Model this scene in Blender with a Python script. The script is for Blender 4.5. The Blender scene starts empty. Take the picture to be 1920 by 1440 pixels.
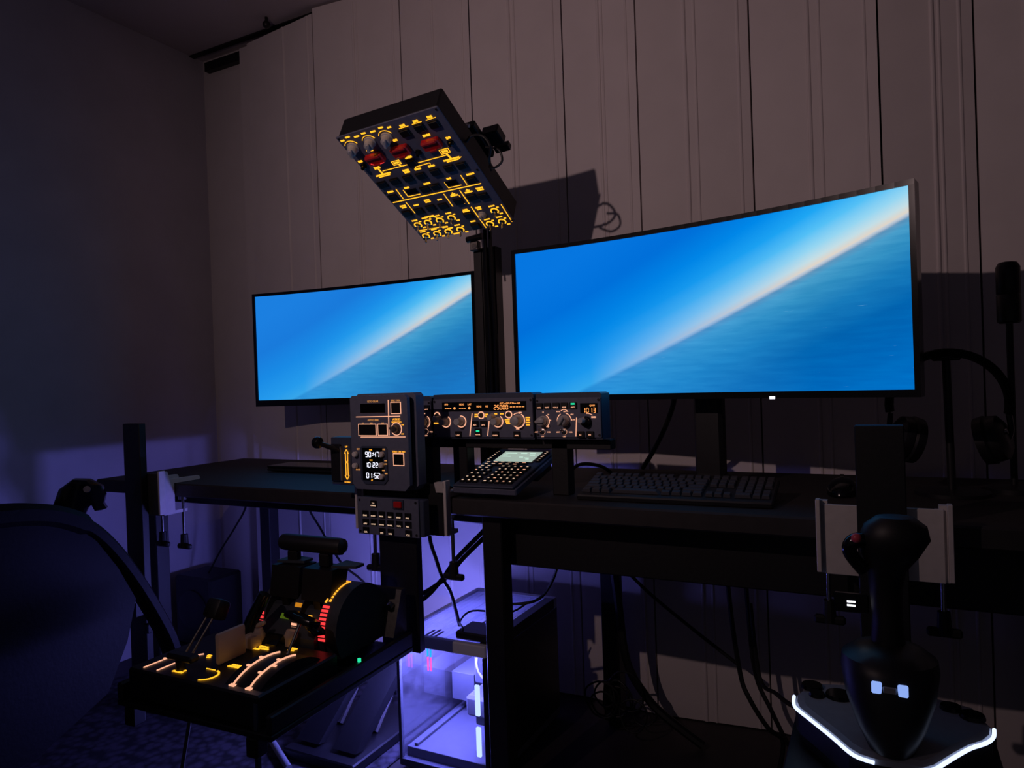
import bpy, bmesh, math, random
from mathutils import Matrix, Vector, Euler
random.seed(7)
R = math.radians
SC = bpy.context.scene
COL = SC.collection

# ------------------------------------------------------------------ camera
cam_d = bpy.data.cameras.new('camera'); cam = bpy.data.objects.new('camera', cam_d); COL.objects.link(cam)
cam_d.sensor_width = 36.0; cam_d.lens = 1330.0 / 1920.0 * 36.0; cam_d.clip_start = 0.02; cam_d.clip_end = 60
def aim(yaw, pitch, roll):
    cy, sy, cp, sp = math.cos(yaw), math.sin(yaw), math.cos(pitch), math.sin(pitch)
    F = Vector((-sy * cp, cy * cp, sp)); R0 = Vector((cy, sy, 0)); U0 = R0.cross(F)
    X = math.cos(roll) * R0 + math.sin(roll) * U0; U = -math.sin(roll) * R0 + math.cos(roll) * U0
    m = Matrix((X, U, -F)).transposed().to_4x4(); m.translation = Vector((0, 0, 1.08)); return m
cam.matrix_world = aim(R(27.4), R(-0.3), R(-2.0))
SC.camera = cam

# ------------------------------------------------------------------ world, lights, exposure
W = bpy.data.worlds.new('night'); SC.world = W; W.use_nodes = True
W.node_tree.nodes['Background'].inputs[0].default_value = (0.92, 0.82, 1.0, 1); W.node_tree.nodes['Background'].inputs[1].default_value = 0.02
def spot(name, loc, target, energy, color, angle, blend, radius):
    d = bpy.data.lights.new(name, 'SPOT'); d.energy = energy; d.color = color; d.spot_size = R(angle); d.spot_blend = blend; d.shadow_soft_size = radius
    o = bpy.data.objects.new(name, d); COL.objects.link(o); o.location = loc
    o.rotation_euler = (Vector(target) - Vector(loc)).to_track_quat('-Z', 'Y').to_euler(); return o
spot('room_lamp', (-1.17, -0.20, 1.86), (-0.82, 2.2, 1.74), 30.5, (1.0, 0.70, 0.69), 104, 1.0, 0.012)
SC.view_settings.view_transform = 'Standard'; SC.view_settings.look = 'None'
SC.view_settings.exposure = 0.0; SC.view_settings.gamma = 1.0; SC.view_settings.use_curve_mapping = False

# ------------------------------------------------------------------ materials
def lin(c):
    return tuple(((v / 255) / 12.92 if v / 255 <= 0.04045 else ((v / 255 + 0.055) / 1.055) ** 2.4) for v in c)
def M(name, col, rough=0.5, metal=0.0, var=0.12, scale=40.0, bump=0.0, spec=0.5, trans=0.0):
    m = bpy.data.materials.new(name); m.use_nodes = True; nt = m.node_tree; b = nt.nodes['Principled BSDF']
    c = lin(col); n = nt.nodes.new('ShaderNodeTexNoise'); n.inputs['Scale'].default_value = scale; n.inputs['Detail'].default_value = 4
    tc = nt.nodes.new('ShaderNodeTexCoord'); nt.links.new(tc.outputs['Object'], n.inputs['Vector'])
    r = nt.nodes.new('ShaderNodeValToRGB'); nt.links.new(n.outputs['Fac'], r.inputs['Fac'])
    r.color_ramp.elements[0].position = 0.3; r.color_ramp.elements[1].position = 0.7
    r.color_ramp.elements[0].color = tuple(v * (1 - var) for v in c) + (1,); r.color_ramp.elements[1].color = tuple(min(1, v * (1 + var)) for v in c) + (1,)
    nt.links.new(r.outputs['Color'], b.inputs['Base Color'])
    b.inputs['Roughness'].default_value = rough; b.inputs['Metallic'].default_value = metal; b.inputs['Specular IOR Level'].default_value = spec
    if bump:
        bp = nt.nodes.new('ShaderNodeBump'); bp.inputs['Strength'].default_value = bump; bp.inputs['Distance'].default_value = 0.002
        nt.links.new(n.outputs['Fac'], bp.inputs['Height']); nt.links.new(bp.outputs['Normal'], b.inputs['Normal'])
    if trans:
        t = nt.nodes.new('ShaderNodeBsdfTranslucent'); nt.links.new(r.outputs['Color'], t.inputs['Color'])
        mx = nt.nodes.new('ShaderNodeMixShader'); mx.inputs[0].default_value = trans
        nt.links.new(b.outputs[0], mx.inputs[1]); nt.links.new(t.outputs[0], mx.inputs[2]); nt.links.new(mx.outputs[0], nt.nodes['Material Output'].inputs[0])
    return m
def E(name, rgb, s):
    m = bpy.data.materials.new(name); m.use_nodes = True; nt = m.node_tree; nt.nodes.remove(nt.nodes['Principled BSDF'])
    e = nt.nodes.new('ShaderNodeEmission'); e.inputs[0].default_value = (*rgb, 1); e.inputs[1].default_value = s
    nt.links.new(e.outputs[0], nt.nodes['Material Output'].inputs[0]); return m
def glass_mat(name, tint, gloss, haze_amt=0.0):
    m = bpy.data.materials.new(name); m.use_nodes = True; nt = m.node_tree; nt.nodes.remove(nt.nodes['Principled BSDF'])
    t = nt.nodes.new('ShaderNodeBsdfTransparent'); t.inputs[0].default_value = (*tint, 1)
    g = nt.nodes.new('ShaderNodeBsdfGlossy'); g.inputs['Roughness'].default_value = 0.03
    mx = nt.nodes.new('ShaderNodeMixShader'); mx.inputs[0].default_value = gloss
    nt.links.new(t.outputs[0], mx.inputs[1]); nt.links.new(g.outputs[0], mx.inputs[2]); out = mx
    if haze_amt:
        df = nt.nodes.new('ShaderNodeBsdfDiffuse'); df.inputs[0].default_value = (0.7, 0.7, 0.75, 1); out = nt.nodes.new('ShaderNodeMixShader')
        nz = nt.nodes.new('ShaderNodeTexNoise'); nz.inputs['Scale'].default_value = 9; ml_ = nt.nodes.new('ShaderNodeMath'); ml_.operation = 'MULTIPLY'; ml_.inputs[1].default_value = haze_amt * 2
        nt.links.new(nz.outputs['Fac'], ml_.inputs[0]); nt.links.new(ml_.outputs[0], out.inputs[0]); nt.links.new(mx.outputs[0], out.inputs[1]); nt.links.new(df.outputs[0], out.inputs[2])
    nt.links.new(out.outputs[0], nt.nodes['Material Output'].inputs[0]); return m

MAT = {
 'wall': M('painted_panel', (214, 205, 205), 0.62, var=0.03, scale=9, bump=0.05),
 'plaster': M('plaster', (196, 190, 200), 0.9, var=0.06, scale=5, bump=0.2),
 'ceiling': M('ceiling_paint', (190, 180, 184), 0.9, var=0.05, scale=4),
 'floor': M('dark_floor', (46, 40, 42), 0.55, var=0.3, scale=6),
 'black': M('black_plastic', (26, 25, 29), 0.42, var=0.15, scale=60),
 'blackmetal': M('black_powder_coat', (20, 19, 22), 0.5, var=0.2, scale=120, bump=0.1),
 'gloss': M('gloss_black', (14, 14, 17), 0.16, var=0.1),
 'desk': M('desk_laminate', (38, 34, 36), 0.62, var=0.2, scale=30, bump=0.1),
 'slate': M('slate_panel', (94, 97, 118), 0.5, var=0.07, scale=80, bump=0.05),
 'slatedark': M('slate_panel_deep', (56, 64, 86), 0.5, var=0.08, scale=80),
 'pit': M('display_black', (9, 8, 9), 0.2, var=0.05),
 'knob': M('grey_knob', (176, 174, 176), 0.45, var=0.06, scale=90),
 'knobdark': M('dark_knob', (64, 62, 64), 0.45, var=0.1, scale=90),
 'red': M('red_guard', (190, 26, 30), 0.4, var=0.1, scale=50),
 'white': M('white_plastic', (214, 206, 204), 0.45, var=0.04, scale=40),
 'whitemetal': M('white_powder_coat', (206, 198, 196), 0.4, var=0.05, scale=60),
 'steel': M('steel', (170, 168, 168), 0.25, metal=1.0, var=0.06, scale=80),
 'dullsteel': M('dull_steel', (120, 116, 114), 0.45, metal=0.9, var=0.15, scale=90),
 'rubber': M('cable_rubber', (16, 15, 17), 0.55, var=0.1),
 'leather': M('black_upholstery', (8, 7, 9), 0.6, var=0.2, scale=90, bump=0.3, spec=0.15),
 'casewhite': M('case_white', (212, 212, 220), 0.5, var=0.03), 'caseinner': M('case_inner_grey', (96, 98, 106), 0.6, var=0.05),
 'casemesh': M('case_top_mesh', (236, 236, 242), 0.6, var=0.04, trans=0.55),
 'keycap': M('keycap', (62, 62, 70), 0.45, var=0.1, scale=200),
 'fcukey': M('panel_key', (15, 13, 14), 0.4, var=0.1),
 'greyplastic': M('grey_plastic', (150, 152, 160), 0.45, var=0.05, scale=60),
 'throttle': M('throttle_grey', (56, 60, 68), 0.55, var=0.1, scale=60),
 'leverblack': M('lever_black', (22, 20, 21), 0.48, var=0.1),
 'frost': M('frosted_plastic', (214, 196, 186), 0.5, var=0.04, trans=0.3),
 'amber': E('amber_backlight', (1.0, 0.40, 0.03), 1.35),
 'amberhot': E('amber_yellow_backlight', (1.0, 0.44, 0.02), 1.5),
 'peach': E('peach_backlight', (1.0, 0.46, 0.28), 1.05),
 'ivory': E('ivory_backlight', (1.0, 0.66, 0.45), 0.75),
 'dimamber': E('dim_amber_backlight', (1.0, 0.42, 0.12), 0.55),
 'redlight': E('red_backlight', (1.0, 0.045, 0.05), 1.2),
 'greenlight': E('green_lamp', (0.02, 0.75, 0.35), 1.1),
 'segwhite': E('segment_white', (0.85, 0.85, 1.0), 1.15),
 'segamber': E('segment_amber', (1.0, 0.36, 0.10), 1.2),
 'led': E('white_blue_led', (0.55, 0.66, 1.0), 1.7), 'ledsoft': E('soft_blue_led', (0.30, 0.46, 1.0), 0.9),
 'ledwhite': E('white_led', (0.9, 0.9, 1.0), 1.6),
 'caseled': E('case_led_bar', (0.36, 0.48, 1.0), 2.2),
 'cyan': E('ram_cyan', (0.02, 0.5, 1.0), 1.2),
 'magenta': E('ram_magenta', (1.0, 0.12, 0.62), 1.3),
 'glass': glass_mat('case_glass', (0.93, 0.93, 0.97), 0.05), 'hazyglass': glass_mat('hazy_side_glass', (0.95, 0.95, 0.98), 0.34, 0.05),  # side pane has diffuse haze mixed in to imitate a blue glow
}
def rug_mat():
    m = M('patterned_rug', (92, 86, 96), 0.95, var=0.1, scale=14, bump=0.6); nt = m.node_tree
    b = nt.nodes['Principled BSDF']; tc = nt.nodes.new('ShaderNodeTexCoord'); v = nt.nodes.new('ShaderNodeTexVoronoi'); v.inputs['Scale'].default_value = 38
    n = nt.nodes.new('ShaderNodeTexNoise'); n.inputs['Scale'].default_value = 26; n.inputs['Detail'].default_value = 9
    nt.links.new(tc.outputs['Object'], v.inputs['Vector']); nt.links.new(tc.outputs['Object'], n.inputs['Vector'])
    mm = nt.nodes.new('ShaderNodeMath'); mm.operation = 'MULTIPLY'; nt.links.new(v.outputs['Distance'], mm.inputs[0]); nt.links.new(n.outputs['Fac'], mm.inputs[1])
    r = nt.nodes.new('ShaderNodeValToRGB'); nt.links.new(mm.outputs[0], r.inputs['Fac'])
    r.color_ramp.elements[0].position = 0.12; r.color_ramp.elements[0].color = (*lin((72, 68, 80)), 1)
    r.color_ramp.elements[1].position = 0.38; r.color_ramp.elements[1].color = (*lin((22, 21, 27)), 1)
    nt.links.new(r.outputs['Color'], b.inputs['Base Color']); return m
MAT['rug'] = rug_mat()
def screen_mat(name, wash):
    """the picture on the screens: blue sky, a tilted bright horizon and hazy ground, in the screen's own UV"""
    m = bpy.data.materials.new(name); m.use_nodes = True; nt = m.node_tree; N = nt.nodes.new; L = nt.links.new
    nt.nodes.remove(nt.nodes['Principled BSDF'])
    tc = N('ShaderNodeTexCoord'); sx = N('ShaderNodeSeparateXYZ'); L(tc.outputs['UV'], sx.inputs[0])
    def ma(op, a, b):
        k = N('ShaderNodeMath'); k.operation = op
        for i, v in enumerate((a, b)):
            if isinstance(v, (int, float)): k.inputs[i].default_value = v
            else: L(v, k.inputs[i])
        return k.outputs[0]
    u, v = sx.outputs['X'], sx.outputs['Y']
    hz = ma('SUBTRACT', v, ma('ADD', ma('MULTIPLY', u, 1.03), -0.168))      # height above the tilted horizon
    wob = N('ShaderNodeTexNoise'); wob.inputs['Scale'].default_value = 5; mp = N('ShaderNodeMapping'); mp.inputs['Rotation'].default_value = (0, 0, R(-24)); mp.inputs['Scale'].default_value = (0.9, 7, 1)
    uvs = N('ShaderNodeMapping'); uvs.inputs['Scale'].default_value = (2.37, 1, 1); L(tc.outputs['UV'], uvs.inputs[0]); L(uvs.outputs[0], mp.inputs[0]); L(mp.outputs[0], wob.inputs['Vector']); wob.inputs['Detail'].default_value = 7
    sky = N('ShaderNodeValToRGB'); L(hz, sky.inputs['Fac']); cr = sky.color_ramp
    cr.elements[0].position = 0.0; cr.elements[0].color = (*lin((196, 212, 226)), 1); cr.elements[1].position = 0.95; cr.elements[1].color = (*lin((10, 118, 222)), 1)
    for p, c in ((0.015, (222, 212, 200)), (0.05, (196, 222, 230)), (0.11, (150, 214, 242)), (0.20, (84, 192, 246)), (0.30, (30, 166, 244)), (0.44, (0, 138, 234)), (0.64, (0, 108, 214)), (0.80, (0, 112, 218))):
        e = cr.elements.new(p); e.color = (*lin(c), 1)
    ng = ma('MULTIPLY', hz, -1.0)
    gr = N('ShaderNodeValToRGB'); L(ng, gr.inputs['Fac']); cr = gr.color_ramp
    cr.elements[0].position = 0.0; cr.elements[0].color = (*lin((168, 178, 196)), 1); cr.elements[1].position = 0.8; cr.elements[1].color = (*lin((0, 112, 198)), 1)
    for p, c in ((0.018, (96, 152, 190)), (0.05, (74, 160, 204)), (0.12, (52, 146, 196)), (0.25, (24, 124, 188)), (0.42, (2, 102, 178)), (0.6, (0, 104, 186))):
        e = cr.elements.new(p); e.color = (*lin(c), 1)
    haze = N('ShaderNodeValToRGB'); L(u, haze.inputs['Fac']); haze.color_ramp.elements[0].position = 0.22; haze.color_ramp.elements[0].color = (0, 0, 0, 1); haze.color_ramp.elements[1].position = 0.80; haze.color_ramp.elements[1].color = (1, 1, 1, 1)
    base = N('ShaderNodeValToRGB'); L(hz, base.inputs['Fac']); cr = base.color_ramp       # the picture's misty left end: no bright line
    cr.elements[0].position = 0.0; cr.elements[0].color = (*lin((52, 166, 236)), 1); cr.elements[1].position = 0.9; cr.elements[1].color = (*lin((6, 118, 224)), 1)
    e = cr.elements.new(0.12); e.color = (*lin((26, 152, 238)), 1); e = cr.elements.new(0.35); e.color = (*lin((0, 132, 230)), 1); e = cr.elements.new(0.6); e.color = (*lin((0, 112, 218)), 1)
    def mix(f, a, b, bt='MIX'):
        k = N('ShaderNodeMix'); k.data_type = 'RGBA'; k.blend_type = bt
        if isinstance(f, (int, float)): k.inputs[0].default_value = f
        else: L(f, k.inputs[0])
        for i, q in ((6, a), (7, b)):
            if isinstance(q, tuple): k.inputs[i].default_value = q
            else: L(q, k.inputs[i])
        return k.outputs[2]
    skyc = mix(haze.outputs['Color'], base.outputs['Color'], sky.outputs['Color'])
    ground = mix(haze.outputs['Color'], (*lin((40, 146, 220)), 1), gr.outputs['Color'])
    wr = N('ShaderNodeValToRGB'); L(wob.outputs['Fac'], wr.inputs['Fac']); wr.color_ramp.elements[0].position = 0.36; wr.color_ramp.elements[0].color = (0.72, 0.86, 0.92, 1); wr.color_ramp.elements[1].position = 0.70; wr.color_ramp.elements[1].color = (1.2, 1.06, 1.03, 1)
    ground = mix(0.75, ground, mix(1.0, ground, wr.outputs['Color'], 'MULTIPLY'))
    st = N('ShaderNodeTexNoise'); st.inputs['Scale'].default_value = 4.0; st.inputs['Detail'].default_value = 9; m2 = N('ShaderNodeMapping'); m2.inputs['Rotation'].default_value = (0, 0, R(-14)); m2.inputs['Scale'].default_value = (2.2, 16, 1); m2.inputs['Location'].default_value = (3.1, 1.7, 0)
    L(uvs.outputs[0], m2.inputs[0]); L(m2.outputs[0], st.inputs['Vector']); sr = N('ShaderNodeValToRGB'); L(st.outputs['Fac'], sr.inputs['Fac']); sr.color_ramp.elements[0].position = 0.70; sr.color_ramp.elements[0].color = (0, 0, 0, 1); sr.color_ramp.elements[1].position = 0.80; sr.color_ramp.elements[1].color = (0.5, 0.5, 0.5, 1)
    ground = mix(sr.outputs['Color'], ground, (*lin((120, 190, 232)), 1))
    sm = N('ShaderNodeMapRange'); sm.inputs['From Min'].default_value = -0.012; sm.inputs['From Max'].default_value = 0.012; L(hz, sm.inputs['Value'])
    col = mix(sm.outputs[0], ground, skyc)
    col = mix(wash, col, (*lin((70, 165, 225)), 1))
    em = N('ShaderNodeEmission'); L(col, em.inputs[0]); em.inputs[1].default_value = 1.0; L(em.outputs[0], nt.nodes['Material Output'].inputs[0]); return m

# ------------------------------------------------------------------ mesh helpers
def spline(pts, n=6):
    P = [Vector(p) for p in pts]; out = []
    for i in range(len(P) - 1):
        a, b, c, d = P[max(i - 1, 0)], P[i], P[i + 1], P[min(i + 2, len(P) - 1)]
        for k in range(n):
            t = k / n; out.append(0.5 * ((2 * b) + (c - a) * t + (2 * a - 5 * b + 4 * c - d) * t * t + (3 * b - a - 3 * c + d) * t ** 3))
    out.append(P[-1]); return out
class B:
    """collects shapes into ONE bmesh; build() links it as one mesh object"""
    def __init__(s): s.bm = bmesh.new()
    def box(s, c, size, bevel=0.0, rot=None, taper=1.0, seg=1):
        r = bmesh.ops.create_cube(s.bm, size=1.0); vs = r['verts']
        for v in vs:
            k = taper if v.co.z > 0 else 1.0
            v.co = Vector((v.co.x * size[0] * k, v.co.y * size[1] * k, v.co.z * size[2]))
        if bevel:
            es = list({e for v in vs for e in v.link_edges}); q = bmesh.ops.bevel(s.bm, geom=es, offset=bevel, segments=seg, affect='EDGES', profile=0.5)
            vs = list({v for f in q['faces'] for v in f.verts} | {v for v in vs if v.is_valid})
        m = (rot.to_matrix() if isinstance(rot, Euler) else rot) if rot is not None else None
        for v in vs:
            if m is not None: v.co = m @ v.co
            v.co += Vector(c)
        return s
    def span(s, a, b, bevel=0.0):
        return s.box([(p + q) / 2 for p, q in zip(a, b)], [abs(q - p) for p, q in zip(a, b)], bevel)
    def rings(s, rings, cap=True, closed=True):
        vs = [[s.bm.verts.new(p) for p in r] for r in rings]; n = len(vs[0])
        for a, b in zip(vs, vs[1:]):
            for i in range(n if closed else n - 1): s.bm.faces.new((a[i], a[(i + 1) % n], b[(i + 1) % n], b[i]))
        if cap and closed:
            s.bm.faces.new(list(reversed(vs[0]))); s.bm.faces.new(vs[-1])
        return s
    def cyl(s, p, q, r0, r1=None, n=16):
        p, q = Vector(p), Vector(q); r1 = r0 if r1 is None else r1; d = (q - p).normalized(); a = d.orthogonal().normalized(); b = d.cross(a)
        ring = lambda c, r: [c + (a * math.cos(t) + b * math.sin(t)) * r for t in (2 * math.pi * i / n for i in range(n))]
        return s.rings([ring(p, r0), ring(q, r1)])
    def lathe(s, c, axis, prof, n=20):
        c, d = Vector(c), Vector(axis).normalized(); a = d.orthogonal().normalized(); b = d.cross(a)
        return s.rings([[c + d * h + (a * math.cos(t) + b * math.sin(t)) * max(r, 1e-5) for t in (2 * math.pi * i / n for i in range(n))] for r, h in prof])
    def tube(s, pts, r, n=8, sm=0):
        P = spline(pts, sm) if sm else [Vector(p) for p in pts]; rr = r if isinstance(r, (list, tuple)) else None; rings = []; a = None
        for i, p in enumerate(P):
            d = (P[min(i + 1, len(P) - 1)] - P[max(i - 1, 0)]).normalized()
            a = d.orthogonal().normalized() if a is None else (a - d * a.dot(d)).normalized()
            b = d.cross(a); rad = r if rr is None else rr[0] + (rr[-1] - rr[0]) * i / (len(P) - 1)
            rings.append([p + (a * math.cos(t) + b * math.sin(t)) * rad for t in (2 * math.pi * k / n for k in range(n))])
        return s.rings(rings)
    def prism(s, poly, h0, h1, axis='z', bevel=0.0):
        f = {'z': lambda x, y, h: (x, y, h), 'x': lambda x, y, h: (h, x, y), 'y': lambda x, y, h: (x, h, y)}[axis]
        return s.rings([[Vector(f(x, y, h0)) for x, y in poly], [Vector(f(x, y, h1)) for x, y in poly]])
    def ball(s, c, r, n=14):
        q = bmesh.ops.create_uvsphere(s.bm, u_segments=n, v_segments=max(6, n // 2), radius=1.0); r = (r, r, r) if not isinstance(r, (tuple, list)) else r
        for v in q['verts']: v.co = Vector((v.co.x * r[0] + c[0], v.co.y * r[1] + c[1], v.co.z * r[2] + c[2]))
        return s
    def arc(s, c, r, w, a0=0, a1=360, z=0.0006, h=0.0006, n=24):
        k = max(4, int(n * abs(a1 - a0) / 360)); A = [R(a0 + (a1 - a0) * i / k) for i in range(k + 1)]
        return s.rings([[Vector((c[0] + q * math.cos(t), c[1] + q * math.sin(t), zz)) for q, zz in ((r - w / 2, z - h), (r + w / 2, z - h), (r + w / 2, z + h), (r - w / 2, z + h))] for t in A])
    def line(s, p, q, w, z=0.0006, h=0.0006):
        d = Vector((q[0] - p[0], q[1] - p[1])); l = d.length
        return s.box(((p[0] + q[0]) / 2, (p[1] + q[1]) / 2, z), (l, w, 2 * h), rot=Euler((0, 0, math.atan2(d.y, d.x))))
    def frame(s, x0, y0, x1, y1, w, z=0.0006):
        s.line((x0 - w / 2, y0), (x1 + w / 2, y0), w, z); s.line((x0 - w / 2, y1), (x1 + w / 2, y1), w, z); s.line((x0, y0 + w / 2), (x0, y1 - w / 2), w, z); return s.line((x1, y0 + w / 2), (x1, y1 - w / 2), w, z)
    def marks(s, x, y, w, h, z=0.0006):
        """a run of small letter-sized marks, too small in the photograph to read"""
        n = max(2, int(round(w / (h * 0.85)))); st = w / n
        for i in range(n):
            s.box((x - w / 2 + st * (i + 0.5), y, z), (st * 0.78, h * (1.0 if i % 2 == 0 else 0.86), 0.0012))
        return s
    SEG = {'0': 'abcdef', '1': 'bc', '2': 'abged', '3': 'abgcd', '4': 'fgbc', '5': 'afgcd', '7': 'abc', '9': 'abcdfg', '-': 'g'}
    def digit(s, ch, x, y, w, h, t, z=0.0006):
        for k in s.SEG.get(ch, ''):
            g = {'a': ((-w, h), (w, h)), 'g': ((-w, 0), (w, 0)), 'd': ((-w, -h), (w, -h)), 'f': ((-w, 0), (-w, h)), 'b': ((w, 0), (w, h)), 'e': ((-w, -h), (-w, 0)), 'c': ((w, -h), (w, 0))}[k]
            (ax, ay), (bx, by) = g; ax, bx, ay, by = ax / 2, bx / 2, ay / 2, by / 2; e = t * 0.32
            if ax == bx: s.line((x + ax, y + ay + e), (x + bx, y + by - e), t, z)
            else: s.line((x + ax + e, y + ay), (x + bx - e, y + by), t, z)
        return s
    def digits(s, txt, x, y, pitch, w, h, t, z=0.0006):
        for ch in txt:
            if ch in ':;': s.box((x, y + h * 0.2, z), (t, t, 0.0012)); s.box((x, y - h * 0.2, z), (t, t, 0.0012)); x += pitch * 0.55; continue
            s.digit(ch, x, y, w, h, t, z); x += pitch
        return s
    def mesh(s, name, mat, smooth=False):
        bmesh.ops.recalc_face_normals(s.bm, faces=s.bm.faces); me = bpy.data.meshes.new(name); s.bm.to_mesh(me); s.bm.free()
        me.materials.append(MAT[mat] if isinstance(mat, str) else mat)
        if smooth:
            me.polygons.foreach_set('use_smooth', [True] * len(me.polygons))
            try: me.set_sharp_from_angle(angle=R(40))
            except Exception: pass
        return me
    def build(s, name, mat, parent=None, smooth=False, loc=None, rot=None):
        return put(name, s.mesh(name, mat, smooth), parent, loc, rot)
def put(name, me, parent=None, loc=None, rot=None):
    o = bpy.data.objects.new(name, me); COL.objects.link(o); o.parent = parent
    if loc is not None: o.location = loc
    if rot is not None: o.rotation_euler = rot
    return o
def tag(o, label, cat, group=None):
    o['label'] = label; o['category'] = cat
    if group: o['group'] = group
    return o
def thing(name, label, cat, loc=(0, 0, 0), rot=None, group=None, matrix=None):
    o = bpy.data.objects.new(name, None); COL.objects.link(o); o.empty_display_size = 0.05
    if matrix is not None: o.matrix_world = matrix
    else:
        o.location = loc
        if rot: o.rotation_euler = rot
    return tag(o, label, cat, group)
def struct(o):
    o['kind'] = 'structure'; return o
CACHE = {}
def shared(key, make, mat, smooth=False):
    if key not in CACHE: CACHE[key] = make().mesh(key, mat, smooth)
    return CACHE[key]
def facing(origin, ex=(1, 0, 0), ey=(0, 0, 1)):
    """frame of an instrument face: x right, y up the face, z out of it"""
    ex = Vector(ex).normalized(); ey = Vector(ey); ey = (ey - ex * ey.dot(ex)).normalized(); m = Matrix((ex, ey, ex.cross(ey))).transposed().to_4x4(); m.translation = Vector(origin); return m
TEXTS = []          # (bmesh collector, string, x, y, size) written into the lettering meshes at the end
def text(b, s, x, y, size, z=0.0006, sx=1.0): TEXTS.append((b, s, x, y, size, z, sx))
PENDING = []        # lettering collectors to be built once their text is in
def lettering(b, name, mat, parent): PENDING.append((b, name, mat, parent))
mm = 0.001

# ================================================================== the setting
struct(B().span((-2.95, -1.2, -0.06), (2.6, 2.5, 0.0)).build('floor', 'floor'))
struct(B().span((-2.95, -1.2, 2.61), (2.6, 2.5, 2.67)).build('ceiling', 'ceiling'))
struct(B().span((-2.95, -1.2, 0.0), (-2.75, 2.5, 2.61)).build('wall_left', 'plaster'))
struct(B().span((2.4, -1.2, 0.0), (2.6, 2.5, 2.61)).build('wall_right', 'plaster'))
wall = struct(B().span((-2.75, 2.30, 0.0), (2.4, 2.5, 2.61)).build('wall_back', 'wall'))
# folding partition: upright panels hinged at their edges, each with a moulding strip, in front of the wall
JX = [-2.40, -1.982, -1.582, -1.26, -0.917, -0.654, -0.317, 0.022, 0.244, 0.46, 0.76, 1.06, 1.36, 1.66, 1.96, 2.26]
JY = [2.235, 2.190, 2.228, 2.196, 2.222, 2.192, 2.224, 2.192, 2.222, 2.194, 2.22, 2.19, 2.22, 2.19, 2.22, 2.19]
SM = {0: (-2.161,), 1: (-1.792, -1.775), 2: (-1.427,), 3: (-1.109, -1.09), 4: (-0.784, -0.77), 5: (-0.505, -0.475), 6: (-0.155, -0.125), 7: (0.149, 0.165)}
for i in range(len(JX) - 1):
    x0, x1, y0, y1 = JX[i] + 0.0025, JX[i + 1] - 0.0025, JY[i], JY[i + 1]; b = B()
    b.prism([(x0, y0), (x1, y1), (x1, y1 + 0.018), (x0, y0 + 0.018)], 0.004, 2.60 if i else 2.58)
    for k, xs in enumerate(SM.get(i, ((x0 + x1) / 2,))):
        yy = y0 + (y1 - y0) * (xs - x0) / (x1 - x0); b.cyl((xs, yy + 0.002, 0.004), (xs, yy + 0.002, 2.58), 0.0065 if k == 0 else 0.005, n=10)
    yy = y1; b.cyl((x1 - 0.03, y1 - (y1 - y0) * 0.03 / (x1 - x0) + 0.003, 0.004), (x1 - 0.03, y1 - (y1 - y0) * 0.03 / (x1 - x0) + 0.003, 2.58), 0.006, n=10)
    b.build('panel', 'wall', wall)
B().span((-2.72, 2.292, 0.0), (-2.50, 2.30, 2.52)).build('panel', 'wall', wall)
B().span((-2.46, 2.25, 0.0), (-2.405, 2.27, 2.58)).build('edge_post', 'wall', wall)
struct(B().span((-2.75, 2.225, 2.604), (2.4, 2.25, 2.61)).build('trim_1', 'blackmetal'))
struct(B().span((-2.71, 2.272, 2.545), (-2.47, 2.30, 2.585)).build('dark_gap_strip', 'blackmetal'))  # second strip is black to stand in for the shaded gap above the recess
hk = thing('ceiling_hook', 'small dark hook on the ceiling rail above the folding wall panels', 'hook', (-2.20, 2.16, 2.61))
B().cyl((0, 0, 0), (0, 0, -0.02), 0.006).ball((0, 0, -0.03), 0.016).build('hook_knob', 'blackmetal', hk, True)
struct(B().span((-2.75, 2.17, 0.0), (-2.405, 2.185, 0.004)).build('baseboard_back', 'blackmetal'))
tag(B().span((-2.60, 0.55, 0.0), (-1.26, 2.13, 0.008), 0.003).build('floor_rug', 'rug'), 'dark mottled woven rug on the floor under the desk', 'rug')

# ================================================================== desk
DZ, DF, DB = 0.79, 1.50, 2.14
desk = thing('desk', 'long black desk carrying both glowing monitors', 'desk', (-1.0, 1.8, 0))
ctr = Vector((-1.0, 1.8, 0))
def dbox(name, a, b, mat='blackmetal', bev=0.003): return B().span([p - q for p, q in zip(a, ctr)], [p - q for p, q in zip(b, ctr)], bev).build(name, mat, desk)
dbox('desk_top', (-2.40, DF, DZ - 0.042), (0.46, DB, DZ), 'desk', 0.004)
dbox('apron_or_shadow_panel', (-0.925, DF + 0.092, DZ - 0.180), (0.33, DF + 0.105, DZ - 0.043)); dbox('apron_or_shadow_panel', (-2.30, DF + 0.10, DZ - 0.082), (-0.926, DF + 0.13, DZ - 0.043)); dbox('apron_or_shadow_panel', (-2.30, DB - 0.06, DZ - 0.082), (0.40, DB - 0.03, DZ - 0.043))  # first panel is added to deepen the desk's shadow on the wall
for x, y in ((-0.895, 1.535), (-0.79, 2.07), (-2.225, 2.05), (-2.20, 1.535), (0.34, 1.535), (0.34, 2.07)):
    lg = dbox('leg', (x, y, 0.012), (x + 0.055, y + 0.05, DZ - 0.043)); B().cyl((x + 0.027 - ctr.x, y + 0.025 - ctr.y, 0.0), (x + 0.027 - ctr.x, y + 0.025 - ctr.y, 0.012), 0.022).build('foot', 'rubber', lg)

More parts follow.
